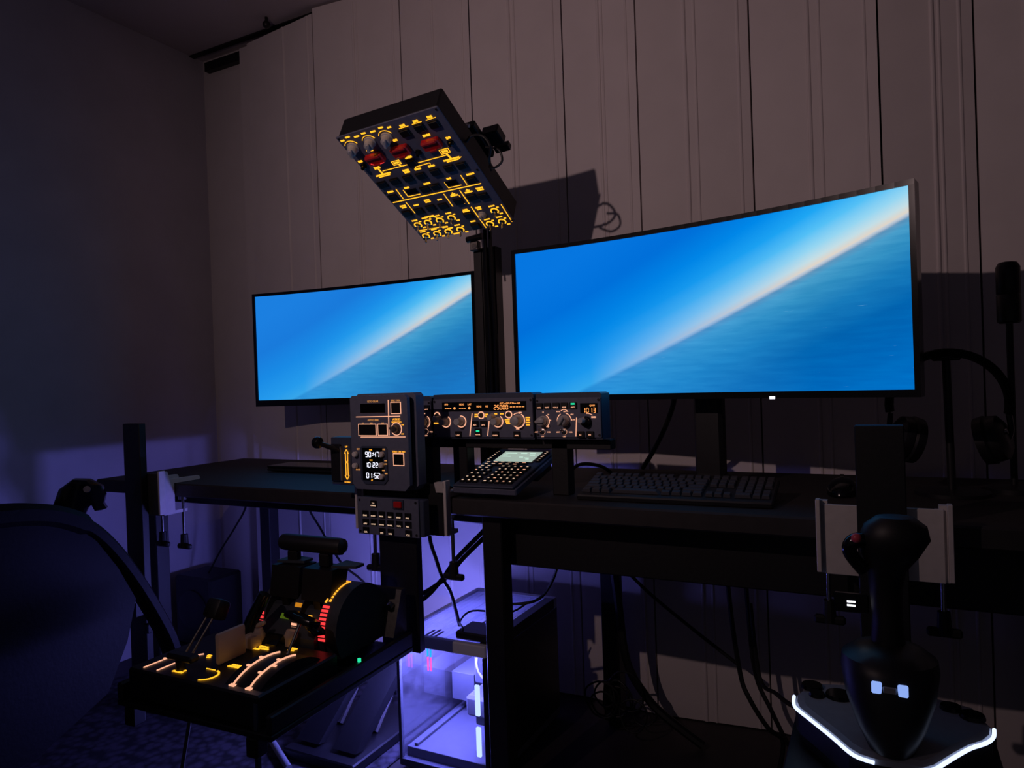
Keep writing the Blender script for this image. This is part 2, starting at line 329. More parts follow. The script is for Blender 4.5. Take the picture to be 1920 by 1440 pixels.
# ================================================================== monitors
def monitor(name, label, a, b, z0, h, sag, neck_t, wash, led=None, group=None, bb=0.024, back=0.11, deep=1.0):
    A, Bv = Vector(a), Vector(b); ch = (Bv - A); w = ch.length; ex = ch.normalized(); nrm = Vector((ex.y, -ex.x, 0))      # towards the viewer
    mid = (A + Bv) / 2; root = thing(name, label, 'monitor', (mid.x - nrm.x * 0.17, mid.y - nrm.y * 0.17, DZ), group=group); o0 = root.location
    def P(u, v, d=0.0):                                   # u across 0..1, v up in metres from the screen's lower edge, d towards the viewer
        p = A + ex * (w * u); s = sag * (1 - (2 * u - 1) ** 2); p = p - nrm * s + nrm * d
        return Vector((p.x - o0.x, p.y - o0.y, z0 + v - DZ))
    n = 28; sb = bmesh.new(); uvl = sb.loops.layers.uv.new('UVMap')
    cols = [(sb.verts.new(P(i / n, 0, 0)), sb.verts.new(P(i / n, h, 0))) for i in range(n + 1)]
    for i in range(n):
        f = sb.faces.new((cols[i][0], cols[i + 1][0], cols[i + 1][1], cols[i][1]))
        for l, uv in zip(f.loops, ((i / n, 0), ((i + 1) / n, 0), ((i + 1) / n, 1), (i / n, 1))): l[uvl].uv = uv
    me = bpy.data.meshes.new('screen'); sb.to_mesh(me); sb.free(); me.materials.append(screen_mat('screen_picture', wash)); put('screen', me, root)
    bz = 0.011; e = bz / w
    def strip(u0, u1, v0, v1, d0, d1):
        q = B(); k = max(1, int(n * (u1 - u0))); q.rings([[P(u, v0, d0), P(u, v0, d1), P(u, v1, d1), P(u, v1, d0)] for u in (u0 + (u1 - u0) * i / k for i in range(k + 1))]); return q
    strip(-e, 1 + e, h, h + bz, -0.02, 0.004).build('bezel_top', 'gloss', root)
    strip(-e, 1 + e, -bb, 0, -0.02, 0.004).build('bezel_bottom', 'gloss', root)
    strip(-e, 0, 0, h, -0.02, 0.004).build('bezel_side', 'gloss', root); strip(1, 1 + e, 0, h, -0.02, 0.004).build('bezel_side', 'gloss', root)
    strip(-e, 1 + e, -bb, h + bz, -0.045, -0.0205).build('back_shell', 'gloss', root)
    strip(0.3, 0.7, 0.06, h - 0.06, -0.062, -0.046).build('rear_hump', 'black', root)
    if led is not None: strip(led, led + 0.012, -bb - 0.002, -bb + 0.004, 0.004, 0.007).build('power_light', 'ledwhite', root)
    q = P(neck_t, 0.12, -back); nb = B(); nb.box((q.x, q.y, (z0 + 0.2 - DZ) / 2 + 0.01), (0.075, 0.035, z0 + 0.2 - DZ), 0.008, rot=Euler((0, 0, math.atan2(ex.y, ex.x)))).build('stand_neck', 'black', root)
    fb = B(); ang = math.atan2(ex.y, ex.x)
    pr = [(x, y * (deep if y > 0 else 1)) for x, y in ((-0.15, -0.10), (0.15, -0.10), (0.13, -0.075), (0.05, 0.03), (0.03, 0.09), (-0.03, 0.09), (-0.05, 0.03), (-0.13, -0.075))]
    c, s_ = math.cos(ang), math.sin(ang); rot = lambda x, y: (q.x + c * x - s_ * y, q.y + s_ * x + c * y)
    fb.prism([rot(*p) for p in pr], 0.0005, 0.014); fb.rings([[Vector((*rot(x * k, y * k), zz)) for x, y in ((-0.09, -0.05), (0.09, -0.05), (0.06, 0.05), (-0.06, 0.05))] for k, zz in ((1, 0.014), (0.55, 0.035))]); fb.build('stand_base', 'black', root)
    return root
monitor('monitor', 'curved ultrawide monitor standing behind the keyboard, showing a tilted blue horizon', (-0.89, 1.764, 0), (0.06, 1.579, 0), 1.035, 0.395, 0.045, 0.5, 0.0, led=0.70, bb=0.015)
monitor('monitor', 'curved ultrawide monitor behind the landing gear panel, showing a paler tilted horizon', (-2.11, 1.963, 0), (-1.183, 2.018, 0), 1.037, 0.395, 0.03, 0.62, 0.16, back=0.075, deep=0.2)

# ================================================================== pillar with overhead panel
pil = thing('pillar', 'black slotted aluminium pillar standing between the two monitors', 'pillar', (-1.065, 1.92, DZ))
prof = []
w2, d2 = 0.038, 0.02
def ext(x0, y0, x1, y1): return B().span((x0, y0, 0.012), (x1, y1, 0.70))
for k, (x0, x1) in enumerate(((-w2, -0.012), (-0.006, 0.010), (0.016, w2))): ext(x0, -d2, x1, d2).build('rail', 'gloss' if k else 'black', pil)
ext(-w2 + 0.004, -d2 + 0.006, w2 - 0.004, d2 - 0.003).build('core', 'blackmetal', pil)
B().box((0, 0, 0.006), (0.12, 0.10, 0.012), 0.003).build('foot_plate', 'blackmetal', pil)
hd = B(); hd.box((-0.025, -0.03, 0.705), (0.03, 0.02, 0.03), 0.003); hd.cyl((-0.052, -0.032, 0.727), (0.002, -0.032, 0.733), 0.010, n=14); hd.build('hinge_clamp', 'dullsteel', pil)
B().cyl((-0.022, -0.043, 0.703), (-0.022, -0.037, 0.703), 0.008, n=12).build('bolt', 'steel', pil)

OC, OX, OY = (-1.066, 1.614, 1.625), (0.998, 0.008, 0.055), (-0.019, -0.877, 0.481)
oh = thing('overhead_panel', 'tilted overhead instrument panel with amber legends on top of the pillar', 'instrument panel', matrix=facing(OC, OX, OY))
B().box((0, 0, -0.002), (0.312, 0.428, 0.004), 0.0012).build('face_plate', 'slate', oh)
hb = B(); hb.box((0.0, 0.0, -0.038), (0.306, 0.422, 0.066), 0.004); hb.build('housing', 'rubber', oh)
rb = B(); rb.box((0.02, -0.055, -0.098), (0.19, 0.25, 0.05), 0.006); rb.build('rear_box', 'black', oh)
ab = B(); ab.box((0.10, -0.02, -0.135), (0.07, 0.12, 0.022), 0.003); ab.box((0.155, -0.03, -0.15), (0.05, 0.05, 0.03), 0.003); ab.box((0.16, -0.075, -0.15), (0.045, 0.02, 0.02), 0.002); ab.build('mount_bracket', 'blackmetal', oh)
B().box((0.0, -0.18, -0.10), (0.05, 0.10, 0.05), 0.004).build('hinge_block', 'blackmetal', oh)
for x, y in ((-0.149, 0.207), (0.149, 0.207), (-0.149, -0.207), (0.149, -0.207), (-0.149, 0), (0.149, 0)):
    put('screw', shared('screw', lambda: B().cyl((0, 0, 0), (0, 0, 0.0015), 0.003, n=10), 'black'), oh, (x, y, 0))
leg = B()
def pill_button(): b = B(); b.box((0, 0, 0.0015), (0.030, 0.024, 0.003), 0.0008); b.box((0, 0, 0.0045), (0.026, 0.020, 0.004), 0.001); return b
BTN = [(35, 170), (80, 172), (121, 170), (-7, 76), (-49, 31), (-9, 28), (37, 28), (81, 29), (118, 27), (-134, 32), (-92, 32), (117, -28), (-27, -21), (8, -21), (-135, -22), (-134, -90), (-93, -92), (-52, -90), (-13, -94), (40, -90), (85, -87), (118, -92), (39, -150), (36, -199)]
for x, y in BTN: put('push_button', shared('push_button', pill_button, 'fcukey'), oh, (x * mm, y * mm, 0))
def wide_pit(): return B().box((0, 0, 0.001), (0.036, 0.018, 0.002), 0.0006)
for x, y in ((-69, -17), (58, -22)): put('indicator_window', shared('indicator_window', wide_pit, 'pit'), oh, (x * mm, y * mm, 0))
def pointer_knob(r=0.016, h=0.02):
    b = B(); b.lathe((0, 0, 0), (0, 0, 1), [(r, 0), (r, 0.004), (r * 0.82, 0.006), (r * 0.78, h), (r * 0.6, h + 0.002)], 18); b.box((0, 0, h + 0.004), (r * 0.55, r * 1.7, 0.008), 0.002); return b
for x, y in ((-130, 172), (-73, 174), (-21, 172)): put('selector_knob', shared('selector_knob', pointer_knob, 'knob', True), oh, (x * mm, y * mm, 0), (0, 0, R(-25)))
put('selector_knob', shared('selector_knob_small', lambda: pointer_knob(0.012, 0.012), 'knob', True), oh, (0.078, -0.160, 0))
def guard(): b = B(); b.box((0, 0, 0.008), (0.052, 0.030, 0.016), 0.003); b.box((0, 0.012, 0.018), (0.044, 0.008, 0.006), 0.002); b.box((0, -0.013, 0.014), (0.02, 0.006, 0.012), 0.001); return b
for x, y in ((-90, 125), (-7, 127), (84, 121)): put('red_guard', shared('red_guard', guard, 'red'), oh, (x * mm, y * mm, 0))
def toggle(): b = B(); b.lathe((0, 0, 0), (0, 0, 1), [(0.007, 0), (0.007, 0.002), (0.004, 0.003)], 14); b.cyl((0, 0, 0.002), (0, -0.006, 0.018), 0.0018, 0.0032, 8); b.ball((0, -0.0062, 0.0185), 0.0032, 8); return b
TOG = [(-133, -146), (-97, -145), (-57, -147), (-17, -147), (-137, -197), (-97, -197), (-58, -198), (-18, -200), (119, -157), (80, -203), (119, -204)]
for x, y in TOG: put('toggle_switch', shared('toggle_switch', toggle, 'steel', True), oh, (x * mm, y * mm, 0))
for x, y in ((-143, 108), (130, 106), (31, 103)): put('round_switch', shared('round_switch', lambda: B().lathe((0, 0, 0), (0, 0, 1), [(0.009, 0), (0.009, 0.004), (0.006, 0.005), (0.006, 0.012), (0.004, 0.014)], 14), 'gloss', True), oh, (x * mm, y * mm, 0))
# backlit lettering and mimic lines
for x, y, w in ((-143, 200, 12), (-122, 206, 14), (-97, 200, 16), (-73, 203, 14), (-45, 200, 16), (-18, 204, 14), (4, 198, 12)): leg.marks(x * mm, y * mm, w * mm, 4.6 * mm)
for x in (-130, -73, -21): leg.arc((x * mm, 0.173), 0.021, 0.0013, 20, 150)
for x, y, w in ((40, 192, 16), (80, 193, 15), (121, 193, 15), (-93, 149, 20), (-6, 157, 14), (82, 145, 22), (-143, 124, 14), (131, 120, 14), (-6, 96, 22)):
    leg.marks(x * mm, y * mm, w * mm, 7 * mm)
for x, y in ((40, 186), (80, 187), (121, 187)): leg.line((x * mm - 0.014, y * mm), (x * mm + 0.014, y * mm), 0.0015)
leg.frame(0.086, 0.077, 0.112, 0.091, 0.0015); leg.marks(0.099, 0.084, 0.018, 0.007); leg.line((0.099, 0.077), (0.102, 0.057), 0.0045); leg.line((0.078, 0.055), (0.126, 0.055), 0.0045); leg.line((0.085, 0.049), (0.120, 0.049), 0.003); leg.line((0.120, 0.049), (0.131, 0.054), 0.0015)
leg.frame(-0.061, 0.083, -0.037, 0.096, 0.0015); leg.marks(-0.049, 0.0895, 0.018, 0.006); leg.line((-0.046, 0.083), (-0.044, 0.075), 0.004)
leg.line((0.009, 0.071), (0.100, 0.071), 0.0018); leg.line((-0.104, 0.075), (-0.024, 0.074), 0.0018)
leg.marks(-0.112, 0.090, 0.020, 0.008); leg.line((-0.111, 0.085), (-0.110, 0.065), 0.0045); leg.line((-0.134, 0.064), (-0.086, 0.064), 0.0045); leg.line((-0.128, 0.058), (-0.092, 0.058), 0.003)
for x, y, w in ((-40, 58, 20), (-5, 52, 20), (37, 50, 20), (123, -8, 24), (-76, 0, 16), (58, -5, 14), (-11, -3, 22), (-131, 0, 20), (-40, 51, 18)): leg.marks(x * mm, y * mm, w * mm, 6 * mm)
leg.line((-0.008, 0.060), (0.038, 0.061), 0.0015); leg.line((-0.008, 0.060), (-0.008, 0.055), 0.0015); leg.line((0.038, 0.061), (0.038, 0.056), 0.0015)
for p, q, w in (((-91, -5), (-92, -32), 1.8), ((-92, -32), (-52, -33), 1.8), ((39, -14), (39, -36), 1.8), ((39, -36), (79, -37), 1.8), ((-109, 5), (-111, -36), 1.8), ((96, -4), (95, -40), 1.8), ((-150, -40), (134, -48), 2.4), ((-112, -50), (-112, -98), 1.6), ((13, -53), (12, -105), 2), ((64, -54), (63, -110), 2), ((52, -70), (52, -104), 1.2), ((-151, -168), (-48, -175), 2), ((62, -122), (61, -214), 2.2), ((149, -138), (147, -212), 1.8)):
    leg.line((p[0] * mm, p[1] * mm), (q[0] * mm, q[1] * mm), w * mm)
for x, y, w in ((-130, -60, 20), (-130, -67, 16), (-89, -69, 17), (-48, -60, 18), (-48, -67, 18), (-10, -69, 15), (39, -67, 24), (85, -67, 24), (121, -62, 22), (121, -69, 20), (39, -128, 16), (39, -134, 22), (37, -178, 17), (80, -130, 18), (80, -137, 14)): leg.marks(x * mm, y * mm, w * mm, 5 * mm)
for x in (39, 85): leg.line((x * mm, -0.064), (x * mm, -0.055), 0.003); leg.line((x * mm - 0.006, -0.061), (x * mm + 0.006, -0.061), 0.003)
for x, y in TOG:
    x, y = x * mm, y * mm; leg.arc((x, y), 0.0105, 0.0035, -60, 200); leg.marks(x + 0.001, y + 0.021, 0.019, 0.0045); leg.marks(x + 0.014, y - 0.014, 0.010, 0.0045); leg.marks(x + 0.015, y + 0.012, 0.008, 0.004)
leg.marks(-0.078, -0.122, 0.03, 0.0045); leg.arc((-0.072, -0.137), 0.012, 0.002, 0, 180); leg.marks(-0.045, -0.185, 0.02, 0.004); leg.marks(-0.035, -0.212, 0.022, 0.004)
lettering(leg, 'backlit_legends', 'amberhot', oh)
RG = B(); RG.line((-0.106, 0.120), (-0.098, 0.112), 0.001, 0.0168); RG.line((-0.098, 0.112), (-0.068, 0.113), 0.001, 0.0168); RG.build('guard_edge_light', 'redlight', oh)
wc = thing('cable', 'black cable looping out behind the tilted overhead panel', 'cable', (-0.95, 1.655, 1.71), group=None)
B().tube([(p[0] + 0.95, p[1] - 1.655, p[2] - 1.71) for p in ((-0.915, 1.56, 1.690), (-0.898, 1.56, 1.702), (-0.873, 1.57, 1.699), (-0.855, 1.575, 1.672), (-0.872, 1.60, 1.650), (-0.90, 1.66, 1.64))], 0.0035, 8, 6).build('cord', 'rubber', wc, True)
B().tube([(p[0] + 0.95, p[1] - 1.655, p[2] - 1.71) for p in ((-0.875, 1.585, 1.676), (-0.845, 1.60, 1.668), (-0.838, 1.605, 1.640), (-0.862, 1.61, 1.628), (-0.89, 1.63, 1.64))], 0.003, 8, 6).build('cord', 'rubber', wc, True)
B().tube([(p[0] + 0.95, p[1] - 1.655, p[2] - 1.71) for p in ((-0.990, 1.625, 1.751), (-0.965, 1.62, 1.759), (-0.940, 1.62, 1.753))], 0.005, 8, 6).build('white_plug', 'white', wc, True)
for k, (dx, col) in enumerate(((0.0, 0.0045), (0.017, 0.0045))):
    tag(B().tube([(-1.052 + dx, 1.885, 1.54), (-1.050 + dx, 1.884, 1.42), (-1.046 + dx, 1.886, 1.25), (-1.044 + dx, 1.884, 1.10), (-1.044 + dx, 1.886, 0.80)], 0.006, 8, 5).build('pillar_cable', 'gloss', None, True), 'thick glossy black cable running down the front of the pillar', 'cable', 'cables down the pillar')

# ================================================================== autopilot panel and the two side units
FY = 1.58
def round_knob(r, h, ridge=True):
    b = B(); b.lathe((0, 0, 0), (0, 0, 1), [(r * 1.08, 0), (r * 1.08, 0.003), (r * 0.92, 0.004), (r * 0.86, h), (r * 0.7, h + 0.0015)], 22)
    return b
def key_button(w=0.017, h=0.014): return B().box((0, 0, 0.002), (w, h, 0.004), 0.0008)
def key(parent, x, y, w=0.017, h=0.014): return put('push_button', shared('key_%g_%g' % (w, h), lambda: key_button(w, h), 'fcukey'), parent, (x, y, 0))
def unit(name, label, cx, cz, w, h, body=0.06, top=0.012):
    r = thing(name, label, 'instrument panel', matrix=facing((cx, FY, cz)))
    B().box((0, 0, -0.002), (w - 0.002, h, 0.004), 0.0012).build('face_plate', 'slate', r)
    hb = B(); hb.rings([[Vector((x, y, -0.0045)) for x, y in ((-w / 2, -h / 2 - 0.004), (w / 2, -h / 2 - 0.004), (w / 2, h / 2 + top * 0.7), (w / 2 - 0.008, h / 2 + top), (-w / 2 + 0.001, h / 2 + top), (-w / 2, h / 2 + top - 0.001))], [Vector((x, y, -body)) for x, y in ((-w / 2, -h / 2 - 0.004), (w / 2, -h / 2 - 0.004), (w / 2, h / 2 + top * 0.7), (w / 2 - 0.008, h / 2 + top), (-w / 2 + 0.001, h / 2 + top), (-w / 2, h / 2 + top - 0.001))]])
    hb.build('housing', 'slatedark', r)
    for x, y in ((-w / 2 + 0.006, h / 2 - 0.006), (w / 2 - 0.006, h / 2 - 0.006), (-w / 2 + 0.006, -h / 2 + 0.006), (w / 2 - 0.006, -h / 2 + 0.006)): put('screw', shared('screw', lambda: B(), 'black'), r, (x, y, 0))
    return r
fcu = unit('autopilot_panel', 'slate autopilot panel with a wide amber display reading 25000', -0.911, 0.986, 0.296, 0.100)
B().span((-0.118, 0.0175, 0), (0.130, 0.0415, 0.0015), 0.0004).build('display', 'pit', fcu)
am, pe = B(), B()
for s, x, y in (('SPD', -104, 36), ('HDG', -57, 35.5), ('LAT', -33, 35.5), ('HDG', -5, 29.5), ('V/S', 18, 29.5), ('ALT', 61, 36.5), ('LVL/CH', 85, 36.5), ('V/S', 110, 36)): text(am, s, x * mm, y * mm, 0.0066, 0.002, 0.95)
for x0 in (-106, -62): [am.box(((x0 + 7 * i) * mm, 0.0255, 0.002), (0.005, 0.0018, 0.001)) for i in range(3)]
for x in (-79, -34): am.cyl((x * mm, 0.0258, 0.0016), (x * mm, 0.0258, 0.0024), 0.0034, n=12)
am.line((0.069, 0.0362), (0.075, 0.0362), 0.0012, 0.002); am.line((0.096, 0.0362), (0.103, 0.0362), 0.0012, 0.002)
am.digits('25000', 0.042, 0.0268, 0.0085, 0.0052, 0.0108, 0.0016, 0.002)
for i in range(5): am.box((0.088 + 0.0085 * i, 0.0275, 0.002), (0.0058, 0.0018, 0.001))
lettering(am, 'display_digits', 'segamber', fcu)
KN = [(-108, -9, 0.0105), (-61, -9, 0.0105), (48, -9, 0.0105), (106, -7, 0.014)]
for x, y, r in KN:
    pe.arc((x * mm, y * mm), r + 0.004, 0.0022, -150, 60); put('rotary_knob', shared('knob_%g' % r, lambda: round_knob(r, 0.024), 'knob', True), fcu, (x * mm, y * mm, 0))
pe.arc((0.106, -0.007), 0.019, 0.002, 70, 130); pe.arc((-0.061, -0.009), 0.0145, 0.0022, 60, 100)
for x, y in ((-135, 7), (0, 7), (80, 8)):
    pe.arc((x * mm, y * mm), 0.0085, 0.0026); put('push_knob', shared('push_knob', lambda: round_knob(0.0055, 0.008), 'knobdark', True), fcu, (x * mm, y * mm, 0))
put('rotary_knob', shared('knob_sel', lambda: round_knob(0.009, 0.02), 'knob', True), fcu, (-0.131, -0.001, 0)); put('rotary_knob', shared('knob_sel', lambda: B(), 'knob'), fcu, (0.034, 0.002, 0))
pe.line((-0.027, 0.012), (-0.036, -0.047), 0.0018); pe.line((0.023, -0.008), (0.017, -0.046), 0.0018)
for s, x, y in (('AP1', -18, -16.5), ('AP2', 7, -16.5), ('LOC', -70, -43), ('A/THR', -10, -41), ('EXPED', 41, -43), ('APPR', 102, -43)):
    key(fcu, x * mm, y * mm + (0.0015 if s != 'A/THR' else 0.004), 0.019, 0.015 if s != 'A/THR' else 0.02); text(pe, s, x * mm, y * mm - 0.0015, 0.0058 if len(s) < 4 else 0.0046, 0.0044)
B().box((-0.010, -0.0335, 0.0042), (0.010, 0.004, 0.0008)).build('green_light', 'greenlight', fcu)
ye = B()
for x, y, w in ((-15, 9, 9), (-15, 4, 10), (16, 9, 8), (16, 4, 9), (78, -5, 20), (78, -10, 16), (78, -14, 12), (133, 0, 12), (133, -6, 9), (133, -12, 12), (133, -18, 9), (-139, -13, 15), (43, 10, 8), (60, 10, 10)): ye.marks(x * mm, y * mm, w * mm, 3.6 * mm)
lettering(ye, 'small_legends', 'amber', fcu); pe.marks(0.112, 0.013, 0.009, 0.003); pe.marks(0.104, -0.028, 0.009, 0.003); lettering(pe, 'backlit_legends', 'peach', fcu)

def side_unit(label, cx, flip):
    r = unit('display_control_panel', label, cx, 0.985, 0.172, 0.096); p = B(); a = B(); L = lambda x: (-x if flip else x) * mm
    names = (('CSTR', -74), ('WPT', -52), ('VOR.D', -29), ('NDB', -7), ('ARPT', 16))
    for s, x in (names if not flip else tuple((q[0], -k[1]) for q, k in zip(names, reversed(names)))):
        xx = x * mm; key(r, xx, 0.029, 0.0185, 0.0155); text(p, s, xx, 0.0252, 0.0042 if len(s) > 3 else 0.005, 0.0044)
    if not flip: B().box((0.016, 0.0335, 0.0042), (0.010, 0.004, 0.0008)).build('green_light', 'greenlight', r)
    else: B().box((-0.074, 0.0335, 0.0042), (0.010, 0.004, 0.0008)).build('green_light', 'greenlight', r)
    B().box((L(55.5), 0.0225, 0.0006), (0.044, 0.024, 0.0012), 0.0004).build('display', 'pit', r)
    text(a, 'QNH', L(55.5) + 0.009, 0.0285, 0.0058, 0.0018); a.digits('1013', L(55.5) - 0.0125, 0.0175, 0.0090, 0.0052, 0.0108, 0.0016, 0.0018); lettering(a, 'display_digits', 'segamber', r)
    put('rotary_knob', shared('knob_0.0145', lambda: pointer_knob(0.0135, 0.02), 'knob', True), r, (L(-65), -0.008, 0), (0, 0, R(90))); put('rotary_knob', shared('knob_0.0145', None, 'knob'), r, (L(-9), -0.007, 0), (0, 0, R(-30)))
    p.arc((L(-65), -0.008), 0.0165, 0.0016, -60, 60); p.arc((L(-9), -0.007), 0.0185, 0.0016, 20, 75); p.arc((L(-9), -0.007), 0.0185, 0.0016, 120, 185); p.arc((L(-9), -0.007), 0.0185, 0.0014, 0, 18); p.arc((L(-9), 0.008), 0.012, 0.0014, 30, 130)
    for s, x, y in (('10', -65, 14), ('20', -51, 8), ('40', -46, -6), ('80', -52, -22), ('ROSE', -24, 15), ('NAV', -6, 15), ('PLAN', 14, -5), ('ARC', 12, 8), ('LS', 33, -41), ('FD', 57, -41)): text(p, s, L(x), y * mm, 0.0042 if s not in ('LS', 'FD') else 0.0052, 0.0006 if s not in ('LS', 'FD') else 0.0044)
    for x in (33, 57): key(r, L(x), -0.040, 0.019, 0.015)
    for x in (-68, -10):
        put('toggle_switch', shared('toggle_switch', toggle, 'steel'), r, (L(x), -0.034, 0), (0, 0, R(180))); p.arc((L(x), -0.034), 0.0062, 0.0018); text(p, 'ADF', L(x) - 0.0165, -0.035, 0.0045); text(p, 'VOR', L(x) + 0.0165, -0.035, 0.0045); text(p, 'OFF', L(x), -0.0455, 0.0045)
    put('rotary_knob', shared('knob_baro', lambda: round_knob(0.0125, 0.012), 'gloss', True), r, (L(48), -0.010, 0)); put('knob_cap', shared('knob_baro2', lambda: round_knob(0.008, 0.03), 'knob', True), r, (L(44), -0.006, 0))
    p.line((L(23), 0.0), (L(20), -0.045), 0.0016); p.marks(L(67), 0.001, 0.012, 0.004); p.arc((L(52), -0.008), 0.018, 0.0014, 50, 100); lettering(p, 'backlit_legends', 'peach', r); return r
side_unit('slate display control panel with 1013 readout at the keyboard end of the autopilot panel', -0.671, False)
side_unit('slate display control panel half hidden behind the landing gear panel', -1.151, True)
st = thing('panel_stand', 'black desk stand under the autopilot panel', 'stand', (-0.911, 1.62, DZ))
for x in (-0.20, -0.09, 0.20): B().span((x - 0.022, -0.005, 0.0), (x + 0.022, 0.035, 0.139), 0.002).build('leg', 'blackmetal', st)
B().span((-0.33, -0.005, 0.115), (0.335, 0.03, 0.139), 0.002).build('cross_bar', 'blackmetal', st)

# ================================================================== landing gear panel (in front of the desk edge, on the middle post)
gp = thing('landing_gear_panel', 'slate landing gear panel with clock and gear lever, fixed above the desk edge', 'instrument panel', matrix=facing((-1.115, 1.42, 0.935)))
def octo(w0, w1, h0, h1, c): return [(w0 + c, h0), (w1 - c, h0), (w1, h0 + c), (w1, h1 - c * 0.5), (w1 - c * 0.5, h1), (w0 + c * 0.5, h1), (w0, h1 - c * 0.5), (w0, h0 + c)]
B().prism(octo(-0.090, 0.088, -0.118, 0.119, 0.014), -0.012, 0).build('face_plate', 'slate', gp)
B().prism(octo(-0.086, 0.082, -0.114, 0.116, 0.014), -0.026, -0.0125).build('gap_layer', 'black', gp)
B().prism(octo(-0.092, 0.096, -0.120, 0.123, 0.014), -0.060, -0.0265).build('housing', 'slate', gp)
B().prism(octo(-0.060, 0.024, -0.104, -0.008, 0.012), 0.0002, 0.003).build('clock_bezel', 'slatedark', gp)
B().span((-0.053, -0.0945, 0.003), (0.011, -0.0125, 0.004)).build('clock_display', 'pit', gp)
B().span((-0.056, 0.075, 0), (0.021, 0.099, 0.0015), 0.0005).build('gear_indicator_window', 'pit', gp)
for a in ((0.040, 0.073, 0.069, 0.101), (-0.064, 0.018, -0.009, 0.047), (-0.002, 0.019, 0.026, 0.047), (0.042, -0.055, 0.073, -0.026)):
    B().span((a[0] + 0.001, a[1] + 0.001, 0), (a[2] - 0.001, a[3] - 0.001, 0.0025), 0.0006).build('push_button', 'fcukey', gp)
g1, g2, g3, g4 = B(), B(), B(), B()
for a in ((0.040, 0.073, 0.069, 0.101), (-0.064, 0.018, -0.009, 0.047), (-0.002, 0.019, 0.026, 0.047), (0.042, -0.055, 0.073, -0.026)): g1.frame(*a, 0.0018)
g1.line((0.032, 0.107), (0.031, 0.019), 0.0018); g1.line((-0.071, 0.0655), (0.066, 0.0665), 0.0018); g1.line((-0.058, 0.0145), (0.080, 0.0155), 0.0018); g1.arc((0.054, 0.035), 0.0155, 0.0018)
lettering(g1, 'backlit_lines', 'peach', gp)
for s, x, y, z in (('LDG GEAR', -16, 104, 7), ('BRK FAN', 54, 105, 6.6), ('AUTO BRK', -17, 57, 7), ('LO', -50, 49.5, 4.2), ('MED', -23, 49.5, 4.2), ('MAX', 12, 49.5, 4.2)): text(g2, s, x * mm, y * mm, z * mm)
lettering(g2, 'dim_legends', 'dimamber', gp)
for s, x, y, z in (('A/SKID', 55, 58.5, 7.2), ('N/W STRG', 55, 51.5, 6), ('ON', 73, 45, 4.4), ('OFF', 72, 22.5, 4.4), ('TERR ON ND', 58, -21.5, 6.4), ('UP', -107, -11, 6), ('DOWN', -107, -102, 5.4)): text(g3, s, x * mm, y * mm, z * mm)
for y0, y1, s in ((-0.049, -0.018, 1), (-0.052, -0.095, -1)):
    e = y1; k = 0.010 * s; g3.line((-0.1105, y0), (-0.1105, e - k), 0.0018); g3.line((-0.1035, y0), (-0.1035, e - k), 0.0018); g3.line((-0.1105, y0), (-0.1035, y0), 0.0018)
    g3.line((-0.1135, e - k), (-0.107, e), 0.0018); g3.line((-0.1005, e - k), (-0.107, e), 0.0018); g3.line((-0.1135, e - k), (-0.1105, e - k), 0.0016); g3.line((-0.1035, e - k), (-0.1005, e - k), 0.0016)
for s, x, y in (('CHR', -25, -17.5), ('UTC', -25, -43.5), ('ET', -24, -94)): text(g3, s, x * mm, y * mm, 0.0046, 0.0045)
lettering(g3, 'amber_legends', 'amber', gp)
text(g4, 'SET', -0.068, -0.0165, 0.006); text(g4, 'CHR', 0.013, -0.016, 0.006, 0.0035); text(g4, 'DATE', -0.0705, -0.069, 0.0055)
for x, y in ((20, -44), (20, -52), (12, -68), (20, -76)): g4.marks(x * mm, y * mm, 0.008, 0.003, 0.0036)
lettering(g4, 'ivory_legends', 'dimamber', gp)
sg = B(); sg.digits('90:47', -0.0385, -0.029, 0.0098, 0.0066, 0.0125, 0.0018, 0.0045); sg.digits('10:22:', -0.0405, -0.0555, 0.0093, 0.0062, 0.0115, 0.0017, 0.0045); sg.digits('4', 0.0045, -0.0565, 0.008, 0.0045, 0.0085, 0.0014, 0.0045); sg.digits('01:52', -0.0375, -0.082, 0.0098, 0.0066, 0.0125, 0.0018, 0.0045)
sg.build('clock_digits', 'segwhite', gp)
for x, y in ((-74, -29), (-75, -58), (10, -28), (9, -55), (8, -84)): put('clock_knob', shared('clock_knob', lambda: B().lathe((0, 0, 0), (0, 0, 1), [(0.0070, 0), (0.0068, 0.008), (0.0052, 0.0095)], 14), 'white', True), gp, (x * mm, y * mm, 0.003))
put('selector_knob', shared('skid_knob', lambda: pointer_knob(0.011, 0.014), 'knobdark', True), gp, (0.054, 0.035, 0), (0, 0, R(60)))
lp = B(); lp.span((-0.160, -0.110, -0.035), (-0.091, 0.013, -0.001), 0.002); lp.build('lever_plate', 'slatedark', gp)
B().span((-0.156, -0.100, -0.0008), (-0.124, -0.004, 0.006), 0.002).build('lever_gate', 'black', gp); B().span((-0.1235, -0.098, -0.0008), (-0.1205, -0.010, 0.007)).build('gate_edge', 'slate', gp)
lv = B(); lv.cyl((-0.128, -0.020, 0.004), (-0.150, 0.000, 0.045), 0.007, 0.006, 10); lv.build('gear_lever', 'black', gp, True)
gw = B(); gw.lathe((-0.1655, 0.004, 0.050), (1, 0, 0), [(0.006, -0.001), (0.0135, 0.0), (0.015, 0.004), (0.015, 0.012), (0.0135, 0.016), (0.006, 0.017)], 20); gw.build('lever_wheel', 'gloss', gp, True)

